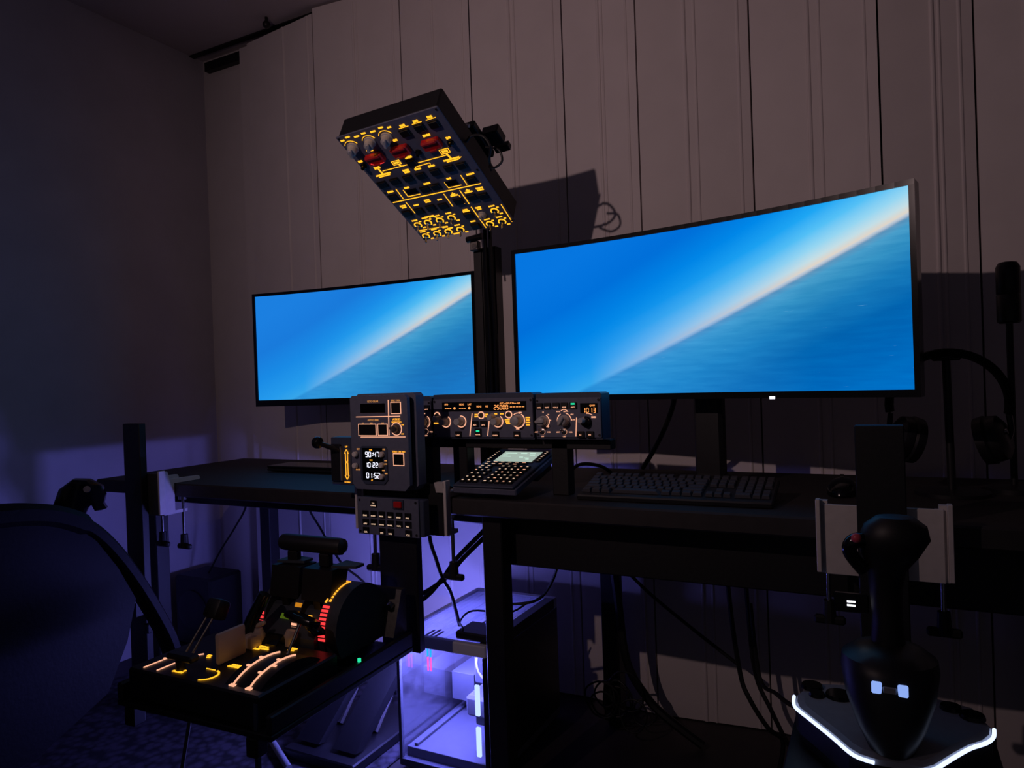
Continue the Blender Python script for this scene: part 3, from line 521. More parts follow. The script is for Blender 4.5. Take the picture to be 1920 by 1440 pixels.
ec = thing('system_page_panel', 'small slate key panel with a red guarded key, hanging below the desk edge', 'instrument panel', matrix=facing((-1.103, 1.43, 0.7475)))
B().span((-0.098, -0.047, -0.004), (0.092, 0.048, 0), 0.001).build('face_plate', 'slate', ec); B().span((-0.096, -0.045, -0.030), (0.104, 0.046, -0.0045), 0.002).build('housing', 'slatedark', ec)
for x, y in ((-0.09, 0.040), (0.084, 0.040), (-0.09, -0.040), (0.084, -0.040)): put('screw', CACHE['screw'], ec, (x, y, 0))
el = B(); XS = (-71, -45, -19.5, 7, 34, 61)
for y, row in ((5, ('ENG', 'BLEED', 'PRESS', 'ELEC', 'HYD', 'FUEL')), (-16, ('APU', 'COND', 'DOOR', 'WHEEL', 'F/CTL', 'ALL')), (-37, ('CLR', None, 'STS', 'RCL', None, 'CLR'))):
    for x, s in zip(XS, row):
        if s: key(ec, x * mm, (y + 1) * mm, 0.0185, 0.0155); text(el, s, x * mm, y * mm - 0.0035, 0.0058 if len(s) < 4 else 0.0046, 0.0044)
key(ec, -0.044, 0.032, 0.0185, 0.0165); text(el, 'T.O', -0.044, 0.0335, 0.0045, 0.0044); text(el, 'CONFIG', -0.044, 0.0275, 0.0042, 0.0044); lettering(el, 'backlit_legends', 'ivory', ec)
B().span((0.016, 0.022, 0), (0.049, 0.046, 0.004), 0.001).build('guard_frame', 'slatedark', ec); B().box((0.034, 0.034, 0.0065), (0.024, 0.016, 0.006), 0.002).build('red_key', 'red', ec)

# ================================================================== flight computer keypad (lies tilted on the desk)
mc = thing('flight_computer_keypad', 'tilted slate keypad unit with a pale green screen beside the keyboard', 'keypad', matrix=facing((-0.866, 1.622, 0.8565), (1, 0, 0), (0, 0.972, 0.235)))
mw, ml = 0.170, 0.265
B().box((0, 0, -0.003), (mw, ml, 0.006), 0.002).build('face_plate', 'slatedark', mc); B().box((0, 0.002, -0.0155), (mw + 0.008, ml - 0.002, 0.018), 0.003).build('housing', 'slate', mc)
mb = B(); mb.rings([[Vector((x, y, z)) for x, z in ((-0.07, -0.025), (0.07, -0.025), (0.07, -0.05), (-0.07, -0.05))] for y in (0.03, 0.12)]); mb.build('rear_foot', 'black', mc)
B().box((0.0, 0.072, 0.0006), (0.124, 0.086, 0.0012)).build('screen_surround', 'pit', mc)
scm = M('pale_screen', (150, 170, 160), 0.3, var=0.04)
B().box((0.0, 0.072, 0.0016), (0.112, 0.074, 0.001)).build('screen', E('pale_green_screen', lin((176, 196, 184)), 0.85), mc)
ms = B()
for x, y, w in ((-30, 94, 34), (8, 94, 18), (34, 94, 16), (-42, 82, 12), (-34, 70, 26), (12, 66, 12), (38, 82, 16), (30, 60, 14), (36, 52, 10)): ms.marks(x * mm, y * mm, w * mm, 3.4 * mm, 0.0024)
ms.build('screen_lines', E('screen_lines_white', (0.62, 0.9, 0.75), 0.95), mc)
mkl, mko = B(), B()
def mkey(w, h): return lambda: B().box((0, 0, 0.0025), (w, h, 0.005), 0.0008)
def mput(x, y, w, h, t=0.5):
    put('key', shared('mkey_%g_%g' % (w, h), mkey(w * mm, h * mm), 'fcukey'), mc, (x * mm, y * mm, 0)); (mkl if random.random() < 0.7 else mko).box((x * mm, y * mm, 0.0053), (w * mm * t * 0.8, h * mm * 0.26, 0.0006))
for i in range(6):
    for sx in (-1, 1): mput(sx * 73, 102 - i * 12.5, 13, 7, 0.45)
for r, n in ((0, 6), (1, 6)):
    for i in range(n):
        if (r, i) in ((1, 5),): continue
        mput(-62 + i * 21, 20 - r * 13, 18, 10.5, 0.66)
for r in range(3):
    for i in range(2): mput(-66 + i * 20, -8 - r * 13, 17, 10.5, 0.55) if r < 2 else None
for r in range(4):
    for i in range(3): mput(-68 + i * 18, -38 - r * 23.5, 13.5, 13.5, 0.45)
for r in range(6):
    for i in range(5): mput(-4 + i * 17.5, -8 - r * 20.3, 13, 13.5, 0.42 if (i + r) % 5 else 0.6)
mkl.build('key_legends', 'ivory', mc); mko.build('key_legends', 'peach', mc)

# ================================================================== keyboard and mouse
kb = thing('keyboard', 'full-size black computer keyboard lying on the desk below the wide monitor', 'keyboard', matrix=facing((-0.428, 1.632, 0.8215), (0.9995, 0.012, 0), (-0.012, 0.97, 0.22)))
B().box((0, 0, -0.010), (0.442, 0.142, 0.014), 0.003).build('base', 'black', kb)
for x in (-0.17, 0.17): B().box((x, 0.05, -0.024), (0.03, 0.012, 0.022), 0.001).build('foot', 'black', kb)
U = 0.01905
rows = [
 ([1, -1, 1, 1, 1, 1, -.5, 1, 1, 1, 1, -.5, 1, 1, 1, 1, -.25, 1, 1, 1, -.25, 1, 1, 1, 1], 2.95),
 ([1] * 13 + [2, -.25, 1, 1, 1, -.25, 1, 1, 1, 1], 1.75), ([1.5] + [1] * 12 + [1.5, -.25, 1, 1, 1, -.25, 1, 1, 1, 1], 0.75),
 ([1.75] + [1] * 11 + [2.25, -3.5, 1, 1, 1], -0.25), ([2.25] + [1] * 10 + [2.75, -1.25, 1, -1.25, 1, 1, 1, 1], -1.25),
 ([1.25, 1.25, 1.25, 6.25, 1.25, 1.25, 1.25, 1.25, -.25, 1, 1, 1, -.25, 2, 1, 1], -2.25)]
for lst, ry in rows:
    x = -11.25
    for wv in lst:
        if wv > 0: put('key', shared('keycap_%g' % wv, lambda: B().box((0, 0, 0.004), (wv * U - 0.0022, U - 0.0022, 0.008), 0.0008, taper=0.84), 'keycap'), kb, ((x + wv / 2) * U, ry * U, -0.003)); x += wv
        else: x -= wv
ms_ = thing('computer_mouse', 'black computer mouse on the desk behind the square post', 'mouse', (-0.085, 1.80, DZ))
mbm = B(); mbm.rings([[Vector((0.032 * k * math.cos(t), 0.058 * k * math.sin(t), z + 0.006 * k * math.sin(t + 0.6))) for t in (2 * math.pi * i / 20 for i in range(20))] for k, z in ((0.9, 0.001), (1.0, 0.010), (0.94, 0.022), (0.72, 0.031), (0.3, 0.036))]); mbm.build('shell', 'gloss', ms_, True)
B().cyl((-0.004, 0.03, 0.034), (0.004, 0.03, 0.034), 0.009, n=14).build('scroll_wheel', 'rubber', ms_)
tb = thing('flat_case', 'thin flat black slab lying on the desk behind the gear lever', 'slab', (-1.74, 1.86, DZ))
B().span((-0.17, -0.06, 0.004), (0.17, 0.05, 0.013), 0.003).build('base', 'black', tb); B().span((-0.17, -0.06, 0.0145), (0.17, 0.05, 0.022), 0.003).build('lid', 'gloss', tb); B().span((-0.15, -0.03, 0.0), (0.15, 0.03, 0.004)).build('foot', 'rubber', tb)

# ================================================================== post mounts clamped to the desk edge
def mount(label, cx, pw, ztop, zbot, bw, name='post_mount', y0=1.44, plate='whitemetal', cw=0.014, dx=0.0):
    r = thing(name, label, 'desk mount', (cx, y0, zbot)); Z = lambda z: z - zbot
    B().span((-pw / 2, -0.012, 0), (pw / 2, 0.012, Z(ztop)), 0.002).build('post', 'blackmetal', r)
    B().span((dx - bw / 2, 0.0125, Z(0.695)), (dx + bw / 2, 0.018, Z(0.826)), 0.001).build('bracket_plate', plate, r); o = 1.44 - y0
    for s in (-1, 1):
        x0 = dx + s * bw / 2 - cw / 2; x1 = x0 + cw; c = B()
        c.prism([(0.0185, Z(0.695)), (0.059 + o, Z(0.695)), (0.059 + o, Z(0.708)), (0.0575 + o, Z(0.708)), (0.0575 + o, Z(DZ + 0.0015)), (0.150 + o, Z(DZ + 0.0015)), (0.155 + o, Z(DZ + 0.006)), (0.150 + o, Z(DZ + 0.014)), (0.042 + o, Z(DZ + 0.016)), (0.034 + o, Z(0.832)), (0.0185, Z(0.832))], x0, x1, 'x')
        c.span((x0 - 0.006 if s < 0 else x1 - 0.002, 0.0, Z(0.70)), (x0 + 0.002 if s < 0 else x1 + 0.006, 0.022, Z(0.836)), 0.001); c.span((x0 + 0.004, 0.059 + o, Z(0.695)), (x1 - 0.004, 0.105 + o, Z(0.705))); cl = c.build('clamp_arm', 'whitemetal', r)
        xc = (x0 + x1) / 2; q = B(); q.cyl((xc, 0.092 + o, Z(0.60)), (xc, 0.092 + o, Z(0.735)), 0.0048, n=12); q.cyl((xc, 0.092 + o, Z(0.735)), (xc, 0.092 + o, Z(0.7465)), 0.014, n=14); q.build('screw', 'steel', cl, True)
        k = B(); k.cyl((xc, 0.092 + o, Z(0.578)), (xc, 0.092 + o, Z(0.622)), 0.013, 0.011, 12); k.box((xc, 0.092 + o, Z(0.583)), (0.058, 0.016, 0.016), 0.004); k.build('knob', 'rubber', cl)
    return r
mL = mount('black flat post clamped to the desk corner near the purple wall', -2.098, 0.080, 0.985, 0.12, 0.105, dx=0.045, plate='knobdark')
mM = mount('wide black post clamped below the landing gear panel', -1.105, 0.118, 0.805, 0.40, 0.25, y0=1.477, plate='blackmetal', cw=0.026)
mR = mount('black flat post clamped to the desk edge behind the lit flight stick', -0.004, 0.080, 0.976, 0.40, 0.195)
B().box((0.06, -0.02, 0.23), (0.02, 0.016, 0.03), 0.003).build('cable_clip', 'rubber', mL)

# ================================================================== throttle tray, pedestal panel and throttle
tr = thing('throttle_tray', 'black tray fixed to the middle post, carrying the throttle', 'tray', (-1.24, 1.2, 0.42), (0, 0, R(2)))
B().span((-0.225, -0.255, 0.0), (0.207, 0.222, 0.012), 0.002).build('plate', 'blackmetal', tr)
for x in (-0.225, 0.192): B().span((x, -0.255, 0.0125), (x + 0.015, 0.222, 0.048), 0.003).build('side_rail', 'black', tr)
cb = B(); cb.prism([(0.165, 0.05), (0.222, 0.05), (0.222, 0.155), (0.205, 0.155)], 0.085, 0.190, 'x'); cb.build('corner_bracket', 'dullsteel', tr)
for x in (0.115, 0.170): B().cyl((x, 0.176, 0.118), (x, 0.188, 0.122), 0.009, n=12).build('bolt', 'steel', tr)
B().cyl((0.200, 0.02, 0.0485), (0.200, 0.02, 0.056), 0.004, n=10).build('status_light', 'greenlight', tr)
B().cyl((-0.04, -0.225, -0.0005), (-0.075, -0.23, -0.15), 0.004, n=8).build('stay_rod', 'dullsteel', tr)
for x, y in ((-0.19, -0.24), (0.155, -0.24)): B().box((x, y, -0.02), (0.03, 0.03, 0.039), 0.003).build('corner_foot', 'blackmetal', tr)

pd = thing('pedestal_panel', 'dark pedestal panel with speedbrake and flap levers and amber lines, in front of the throttle', 'instrument panel', (-1.255, 1.08, 0.4335), (0, 0, R(1)))
B().span((-0.185, -0.125, 0.0), (0.190, 0.105, 0.064), 0.004).build('body', 'black', pd)
T = 0.0645
hump = B(); hump.rings([[Vector((x, -0.02 + 0.10 * math.cos(t), T - 0.028 + 0.052 * math.sin(t))) for t in (math.pi * i / 16 for i in range(17))] for x in (0.082, 0.176)]); hump.build('flap_quadrant', 'black', pd, True)
def hp(t, x, up=0.001): return (x, -0.02 + (0.10 + up) * math.cos(t), T - 0.028 + (0.052 + up) * math.sin(t))
pl = B()
for x in (0.104, 0.148): pl.tube([hp(R(a), x) for a in range(150, 62, -6)], 0.0022, 6)
for x, a in ((0.104, 148), (0.148, 148)): pl.box(hp(R(a), x), (0.014, 0.008, 0.004))
for x, a in ((0.098, 112), (0.098, 92), (0.143, 120), (0.154, 104), (0.143, 90)): pl.box(hp(R(a), x), (0.010, 0.005, 0.003))
pl.line((-0.150, -0.113), (-0.146, -0.022), 0.004, T + 0.0006); pl.line((-0.156, -0.060), (-0.146, -0.060), 0.004, T + 0.0006); pl.line((-0.108, -0.113), (-0.107, -0.070), 0.004, T + 0.0006); pl.line((-0.110, -0.035), (-0.090, -0.010), 0.005, T + 0.0006)
lettering(pl, 'amber_slot_lines', 'peach', pd)
pa = B(); pa.arc((0.012, -0.090), 0.024, 0.004, -80, 80, T + 0.0006); pa.line((-0.016, -0.066), (0.010, -0.066), 0.002, T + 0.0006)
for x, y, w in ((-60, -92, 26), (-60, -101, 30), (-70, -12, 12), (-64, -20, 10), (32, -30, 26), (32, -38, 32), (42, 10, 12), (2, 92, 30), (6, 72, 26), (14, 62, 30), (-2, 56, 20), (80, 88, 18), (80, 79, 18)): pa.marks(x * mm, y * mm, w * mm, 6 * mm, T + 0.0006)
lettering(pa, 'amber_legends', 'amberhot', pd)
wk = B(); wk.box((-0.006, -0.010, T + 0.034), (0.012, 0.075, 0.066), 0.005, seg=2); wk.build('white_trim_paddle', 'frost', pd, True)
k2 = B(); k2.box((-0.022, 0.060, T + 0.014), (0.036, 0.034, 0.027), 0.005, seg=2); k2.build('white_selector', 'frost', pd, True)
k3 = B(); k3.lathe((-0.026, 0.088, T), (0, 0, 1), [(0.010, 0), (0.013, 0.006), (0.015, 0.018), (0.010, 0.030), (0.009, 0.034)], 14); k3.box((-0.026, 0.088, T + 0.040), (0.045, 0.010, 0.010), 0.003, rot=Euler((0, R(-24), 0))); k3.build('white_toggle_head', 'frost', pd, True)
pbk = B(); pbk.cyl((-0.062, -0.092, T), (-0.062, -0.092, T + 0.020), 0.010, n=14); pbk.box((-0.062, -0.086, T + 0.026), (0.075, 0.026, 0.014), 0.004); pbk.build('parking_brake_handle', 'leverblack', pd)
sbl = B(); [sbl.cyl((x, -0.045, T - 0.002), (x + 0.006, 0.020, T + 0.072), 0.0028, n=8) for x in (-0.118, -0.098)]; sb_ = sbl.build('speedbrake_stem', 'dullsteel', pd, True)
B().box((-0.098, 0.036, T + 0.085), (0.044, 0.038, 0.044), 0.008, rot=Euler((R(-30), 0, 0)), seg=2).build('speedbrake_grip', 'leverblack', pd, True)
fl = B(); fl.cyl(hp(R(66), 0.126, -0.004), (0.129, 0.060, T + 0.076), 0.0032, n=8); fl.build('flap_stem', 'steel', pd, True)
fg = B(); fg.box((0.124, 0.070, T + 0.078), (0.075, 0.044, 0.016), 0.006, rot=Euler((R(-18), R(14), 0)), seg=2); fg.box((0.150, 0.078, T + 0.058), (0.045, 0.040, 0.014), 0.005, rot=Euler((R(-18), R(30), 0))); fg.build('flap_grip', 'gloss', pd, True)
dg = B(); dg.lathe((0.058, 0.094, T), (0.1, 0.25, 1), [(0.008, 0), (0.011, 0.014), (0.015, 0.022), (0.012, 0.036)], 12); dg.build('white_dome_switch', 'frost', pd, True)
B().span((0.180, -0.127, -0.075), (0.188, -0.119, 0.05)).build('side_label_plate', 'slatedark', pd)
fs = B(); fs.tube([(-0.055, 0.070, T + 0.004), (-0.040, 0.085, T + 0.055), (-0.015, 0.100, T + 0.110)], [0.016, 0.014], 10, 5); fs.build('handset_arm', 'gloss', pd, True)

th = thing('throttle_quadrant', 'grey twin-lever throttle quadrant with red and amber scales on the tray', 'throttle', (-1.215, 1.30, 0.4335), (0, 0, R(1)))
bd = B(); bd.prism([(-0.105, 0.0), (0.11, 0.0), (0.11, 0.085), (-0.025, 0.145), (-0.055, 0.130), (-0.105, 0.078)], -0.115, 0.070, 'x'); bd.build('body', 'throttle', th)
def drum(x0, x1, r, name, cz=0.088):
    q = B(); q.rings([[Vector((x, r * math.cos(t), cz + r * math.sin(t))) for t in (R(-35) + R(250) * i / 28 for i in range(29))] for x in (x0, x1)]); return q.build(name, 'throttle', th, True)
drum(0.0705, 0.124, 0.094, 'side_drum'); drum(-0.018, 0.008, 0.088, 'centre_rib'); drum(-0.118, -0.098, 0.086, 'side_rib')
def arcmarks(x0, x1, r, a0, a1, n, cz=0.088, fill=0.6):
    q = B(); st = (a1 - a0) / n
    for i in range(n):
        t0, t1 = R(a0 + st * i), R(a0 + st * (i + fill)); q.rings([[Vector((x, (r + k) * math.cos(t), cz + (r + k) * math.sin(t))) for x, k in ((x0, 0.0002), (x1, 0.0002), (x1, 0.0014), (x0, 0.0014))] for t in (t0, t1)])
    return q
arcmarks(0.073, 0.092, 0.094, 188, 138, 9).build('red_scale', 'redlight', th); a_ = arcmarks(0.073, 0.078, 0.094, 136, 82, 3, fill=0.94); a_2 = arcmarks(0.083, 0.089, 0.094, 134, 84, 9, fill=0.7)
a_.build('amber_scale', 'amber', th); a_2.build('amber_scale', 'amber', th)
arcmarks(-0.114, -0.102, 0.086, 190, 158, 5).build('red_scale', 'redlight', th); arcmarks(-0.012, 0.004, 0.088, 190, 168, 4).build('ivory_scale', 'peach', th); arcmarks(-0.014, 0.006, 0.088, 166, 140, 1, fill=0.98).build('amber_window', E('amber_window_light', (1.0, 0.36, 0.02), 0.55), th)
B().box((0.036, -0.082, 0.113), (0.010, 0.003, 0.022), rot=Euler((R(-35), 0, 0))).build('amber_bar', 'amber', th)
B().box((-0.040, -0.077, 0.112), (0.026, 0.003, 0.012), rot=Euler((R(-40), 0, 0))).build('green_bar', E('dim_green', (0.18, 0.3, 0.02), 0.3), th)
for x in (-0.058, 0.040):
    b = B(); b.prism([(-0.062, 0.150), (-0.012, 0.160), (0.006, 0.222), (-0.052, 0.222)], x - 0.044, x + 0.044, 'x'); b.prism([(-0.05, 0.100), (-0.005, 0.100), (-0.010, 0.161), (-0.060, 0.151)], x - 0.010, x + 0.010, 'x'); lv_ = b.build('throttle_lever', 'leverblack', th)
    B().box((x, -0.022, 0.238), (0.030, 0.022, 0.033), 0.004).build('grip_stem', 'leverblack', lv_)
gr_ = B(); gr_.lathe((-0.098, -0.022, 0.272), (1, 0, 0), [(0.010, 0.0), (0.0185, 0.006), (0.020, 0.016), (0.020, 0.180), (0.0185, 0.190), (0.010, 0.196)], 20); gr_.build('cross_grip', 'leverblack', th, True)
for x0, x1 in ((-0.092, -0.020), (0.075, 0.135)): B().prism([(x0, -0.045), (x1, -0.030), (x1, 0.0), (x0, 0.010)], 0.226, 0.232).build('finger_plate', 'throttle', th)
db_ = B(); db_.box((-0.034, -0.126, 0.075), (0.046, 0.03, 0.003), 0.001, rot=Euler((R(40), 0, 0))); db_.build('fuel_panel', 'gloss', th)

# ================================================================== right flight stick
fsR = thing('flight_stick_tray', 'black tray holding the lit flight stick on its post', 'tray', (0.0, 1.28, 0.455))
B().span((-0.15, -0.16, 0.0), (0.15, 0.145, 0.012), 0.002).build('plate', 'blackmetal', fsR); B().span((-0.05, 0.110, -0.05), (0.05, 0.145, -0.0005), 0.002).build('gusset', 'blackmetal', fsR)
sk = thing('flight_stick', 'black flight stick with a glowing white wing-shaped base edge', 'flight stick', (0.0, 1.20, 0.468))
LEDP = [(-0.144, 1.275), (-0.142, 1.250), (-0.136, 1.230), (-0.112, 1.198), (-0.079, 1.154), (-0.056, 1.120), (-0.042, 1.107), (-0.022, 1.101)]
LEDR = [(0.040, 1.103), (0.053, 1.117), (0.064, 1.136), (0.082, 1.167), (0.101, 1.197), (0.123, 1.223), (0.134, 1.246), (0.138, 1.272)]
out = [(x, y - 1.20) for x, y in LEDP + LEDR]; poly = out + [(0.120, 0.135), (0.06, 0.155), (-0.06, 0.155), (-0.125, 0.135)]
sc = lambda k: [(x * k, (y - 0.02) * k + 0.02) for x, y in poly]
bs = B(); bs.rings([[Vector((x, y, z)) for x, y in sc(k)] for k, z in ((0.90, 0.0), (0.98, 0.022), (0.985, 0.056))]); bs.build('base', 'black', sk)
tp = B(); tp.rings([[Vector((x, y, z)) for x, y in sc(k)] for k, z in ((0.975, 0.0565), (0.96, 0.064), (0.88, 0.068))]); tp.build('base_top', 'greyplastic', sk)
for P_ in (LEDP, LEDR): B().tube([(x, y - 1.20, 0.0605) for x, y in P_], 0.0028, 8, 4).build('light_strip', 'led', sk, True)
for x, y, r in ((-0.118, 0.105, 0.018), (-0.108, 0.075, 0.013), (-0.075, 0.085, 0.022), (0.112, 0.085, 0.018), (0.085, 0.105, 0.016)): B().cyl((x, y, 0.0682), (x, y, 0.074), r, r * 0.9, 16).build('base_button', 'gloss', sk)
hb_ = B(); hb_.rings([[Vector((a * math.cos(t), -0.012 + yo + b2 * math.sin(t), z)) for t in (2 * math.pi * i / 22 for i in range(22))] for a, b2, yo, z in ((0.030, 0.034, -0.048, 0.0685), (0.046, 0.050, -0.030, 0.095), (0.060, 0.060, -0.012, 0.130), (0.066, 0.064, 0.0, 0.165), (0.064, 0.060, 0.004, 0.182), (0.048, 0.045, 0.010, 0.192), (0.026, 0.028, 0.012, 0.196))]); hb_.build('housing', 'black', sk, True)
gl = B()
for s in (-1, 1): gl.box((s * 0.0165, -0.0765, 0.158), (0.0135, 0.004, 0.017), 0.0018, rot=Euler((R(-4), 0, 0)))
gl.build('lit_key', 'ledsoft', sk); B().box((0, -0.0765, 0.156), (0.018, 0.004, 0.010), 0.0015, rot=Euler((R(-4), 0, 0))).build('dim_key', 'greyplastic', sk)
gp_ = B(); gp_.rings([[Vector((cx + a * math.cos(t), cy + b2 * math.sin(t), z)) for t in (2 * math.pi * i / 20 for i in range(20))] for cx, cy, a, b2, z in ((0.0, 0.012, 0.024, 0.026, 0.19), (0.0, 0.014, 0.021, 0.026, 0.235), (-0.001, 0.018, 0.023, 0.029, 0.275), (0.001, 0.016, 0.027, 0.032, 0.305), (0.006, 0.006, 0.040, 0.036, 0.330), (0.012, 0.0, 0.048, 0.036, 0.355), (0.014, 0.0, 0.042, 0.032, 0.376), (0.014, 0.002, 0.026, 0.022, 0.388))]); gp_.build('grip', 'leverblack', sk, True)
tg = B(); tg.tube([(-0.020, -0.006, 0.350), (-0.040, -0.016, 0.352), (-0.048, -0.014, 0.335), (-0.030, -0.004, 0.305)], [0.012, 0.010], 10, 5); tg.build('thumb_rest', 'gloss', sk, True)
B().ball((-0.038, -0.025, 0.358), 0.0075).build('red_button', M('pink_red_button', (214, 80, 100), 0.35), sk, True)
pf = B(); pf.box((-0.050, 0.03, 0.245), (0.012, 0.002, 0.0025)); pf.box((-0.050, 0.03, 0.239), (0.012, 0.002, 0.0025)); pf.build('status_bars', 'ledwhite', sk); B().box((-0.050, 0.036, 0.242), (0.05, 0.010, 0.03), 0.002).build('status_tab', 'gloss', sk)

# ================================================================== left sidestick on the left post
lt = thing('sidestick_tray', 'dark tray holding the sidestick in front of the purple wall', 'tray', (-2.19, 1.31, 0.44))
B().span((-0.20, -0.11, 0.0), (0.16, 0.115, 0.012), 0.002).build('plate', 'throttle', lt); B().span((0.06, 0.08, -0.05), (0.14, 0.115, -0.0005), 0.002).build('gusset', 'blackmetal', lt)
ss = thing('sidestick', 'black sidestick grip rising behind the chair arm near the purple wall', 'flight stick', (-2.19, 1.31, 0.453), (0, 0, R(50)))
B().span((-0.08, -0.075, 0.0), (0.08, 0.075, 0.055), 0.006).build('base', 'black', ss)
B().lathe((0, 0, 0.0555), (0, 0, 1), [(0.06, 0), (0.056, 0.02), (0.036, 0.045), (0.026, 0.06)], 18).build('boot', 'rubber', ss, True)
B().box((-0.060, -0.077, 0.035), (0.030, 0.003, 0.007), 0.001).build('white_light', 'ledwhite', ss)
sg_ = B(); prof = [(-0.030, 0.10), (-0.034, 0.17), (-0.050, 0.24), (-0.062, 0.30), (-0.046, 0.345), (-0.010, 0.372), (0.035, 0.368), (0.068, 0.345), (0.076, 0.318), (0.070, 0.292), (0.078, 0.276), (0.066, 0.272), (0.050, 0.300), (0.028, 0.282), (0.016, 0.255), (0.024, 0.20), (0.022, 0.10)]
sg_.rings([[Vector((x * k + cx, y, zz)) for x, zz in prof] for k, cx, y in ((0.72, 0, -0.026), (1.0, 0, -0.016), (1.0, 0, 0.016), (0.72, 0, 0.026))]); sg_.build('grip', 'gloss', ss, True)
B().cyl((0.03, -0.0265, 0.340), (0.03, -0.034, 0.342), 0.010, n=12).build('thumb_button', 'dullsteel', ss, True)

# ================================================================== chair
chx, chy = -2.02, 0.69
chair = thing('armchair', 'black padded swivel armchair with looped arms in front of the purple wall', 'chair', (chx, chy, 0), (0, 0, R(6)))
B().box((0, 0.02, 0.47), (0.50, 0.50, 0.10), 0.035, seg=3).build('seat', 'leather', chair, True)
B().box((0, -0.30, 0.78), (0.48, 0.10, 0.58), 0.04, rot=Euler((R(8), 0, 0)), seg=3).build('backrest', 'leather', chair, True)
for s in (1, -1):
    pts = [(0.30, 0.838), (0.22, 0.836), (-0.02, 0.835)]
    arm = [(-0.20, 0.80), (0.0, 0.822), (0.13, 0.820), (0.22, 0.808), (0.29, 0.785), (0.36, 0.742), (0.43, 0.662), (0.505, 0.545), (0.575, 0.410), (0.60, 0.33)]
    x = s * 0.30; P_ = spline([(x, y - (0.0 if s > 0 else 0.12), z) for y, z in arm], 5); b = B(); rr = []
    for i, p in enumerate(P_):
        d = (P_[min(i + 1, len(P_) - 1)] - P_[max(i - 1, 0)]).normalized(); nn = Vector((0, -d.z, d.y)); f = min(1, i / 6 + 0.4)
        h = 0.026 if i < 24 else 0.018
        rr.append([p + Vector((dx * 0.028, 0, 0)) + nn * dz * h for dx, dz in ((-1, -0.5), (-0.6, -1), (0.6, -1), (1, -0.5), (1, 0.5), (0.6, 1), (-0.6, 1), (-1, 0.5))])
    b.rings(rr); b.build('arm_loop', 'leather', chair, True)
    B().prism([(-0.20, 0.79), (0.0, 0.81), (0.13, 0.806), (0.27, 0.782), (0.35, 0.735), (0.42, 0.635), (0.47, 0.54), (0.44, 0.44), (0.38, 0.33), (0.20, 0.26), (-0.20, 0.24)], x - 0.018, x + 0.018, 'x').build('arm_panel', 'leather', chair)
B().cyl((0, 0, 0.06), (0, 0, 0.42), 0.03, n=16).build('gas_column', 'blackmetal', chair, True)
for k in range(5):
    a = R(72 * k + 18); e_ = Vector((math.cos(a), math.sin(a), 0)); lg_ = B().tube([e_ * 0.03 + Vector((0, 0, 0.10)), e_ * 0.28 + Vector((0, 0, 0.072))], [0.022, 0.014], 8).build('base_leg', 'blackmetal', chair, True)
    c_ = e_ * 0.28; B().cyl((c_.x - e_.y * 0.014, c_.y + e_.x * 0.014, 0.0365), (c_.x + e_.y * 0.014, c_.y - e_.x * 0.014, 0.0365), 0.028, n=14).build('caster', 'rubber', lg_)

# ================================================================== computer case under the desk
X0, X1, Y0, Y1, H = -1.225, -0.935, 1.60, 2.06, 0.385
pc = thing('computer_case', 'white computer case with glass sides glowing blue under the desk', 'computer', (X0, Y0, 0)); w, d = X1 - X0, Y1 - Y0
def pb(name, a, b, mat='casewhite', bev=0.001, par=None): return B().span(a, b, bev).build(name, mat, par or pc)
pb('bottom_tray', (0, 0, 0.014), (w, d, 0.034), 'caseinner'); pb('top_frame', (0, 0, H - 0.032), (w, 0.020, H), bev=0.003); pb('top_frame', (0, d - 0.02, H - 0.032), (w, d, H)); pb('top_frame', (0, 0.0205, H - 0.032), (0.014, d - 0.0205, H)); pb('top_frame', (w - 0.03, 0.0205, H - 0.032), (w, d - 0.0205, H), 'black')
pb('corner_post', (0.0, 0.0, 0.0345), (0.010, 0.012, H - 0.0325), 'caseinner'); pb('corner_post', (w - 0.012, 0.0, 0.0345), (w, 0.014, H - 0.0325), 'black'); pb('corner_post', (0, d - 0.014, 0.0345), (0.014, d, H - 0.0325))
pb('side_panel', (w - 0.004, 0.0205, 0.0345), (w, d, H - 0.0325), 'black'); pb('rear_panel', (0.0145, d - 0.010, 0.0345), (w - 0.0045, d - 0.004, H - 0.0325), 'caseinner')
for x, y in ((0.03, 0.04), (w - 0.03, 0.04), (0.03, d - 0.04), (w - 0.03, d - 0.04)): B().cyl((x, y, 0), (x, y, 0.0135), 0.016, n=14).build('foot', 'rubber', pc)
pb('front_glass', (0.0105, 0.004, 0.0345), (w - 0.0125, 0.008, H - 0.0325), 'glass', 0); pb('side_glass', (0.003, 0.0125, 0.0345), (0.007, d - 0.0145, H - 0.0325), 'hazyglass', 0)
pb('added_glow_bar', (-0.008, 0.03, H - 0.030), (-0.0005, 0.22, H - 0.018), 'caseled', 0.001)  # unseen glowing bar, added as a source for the fill light outside the case
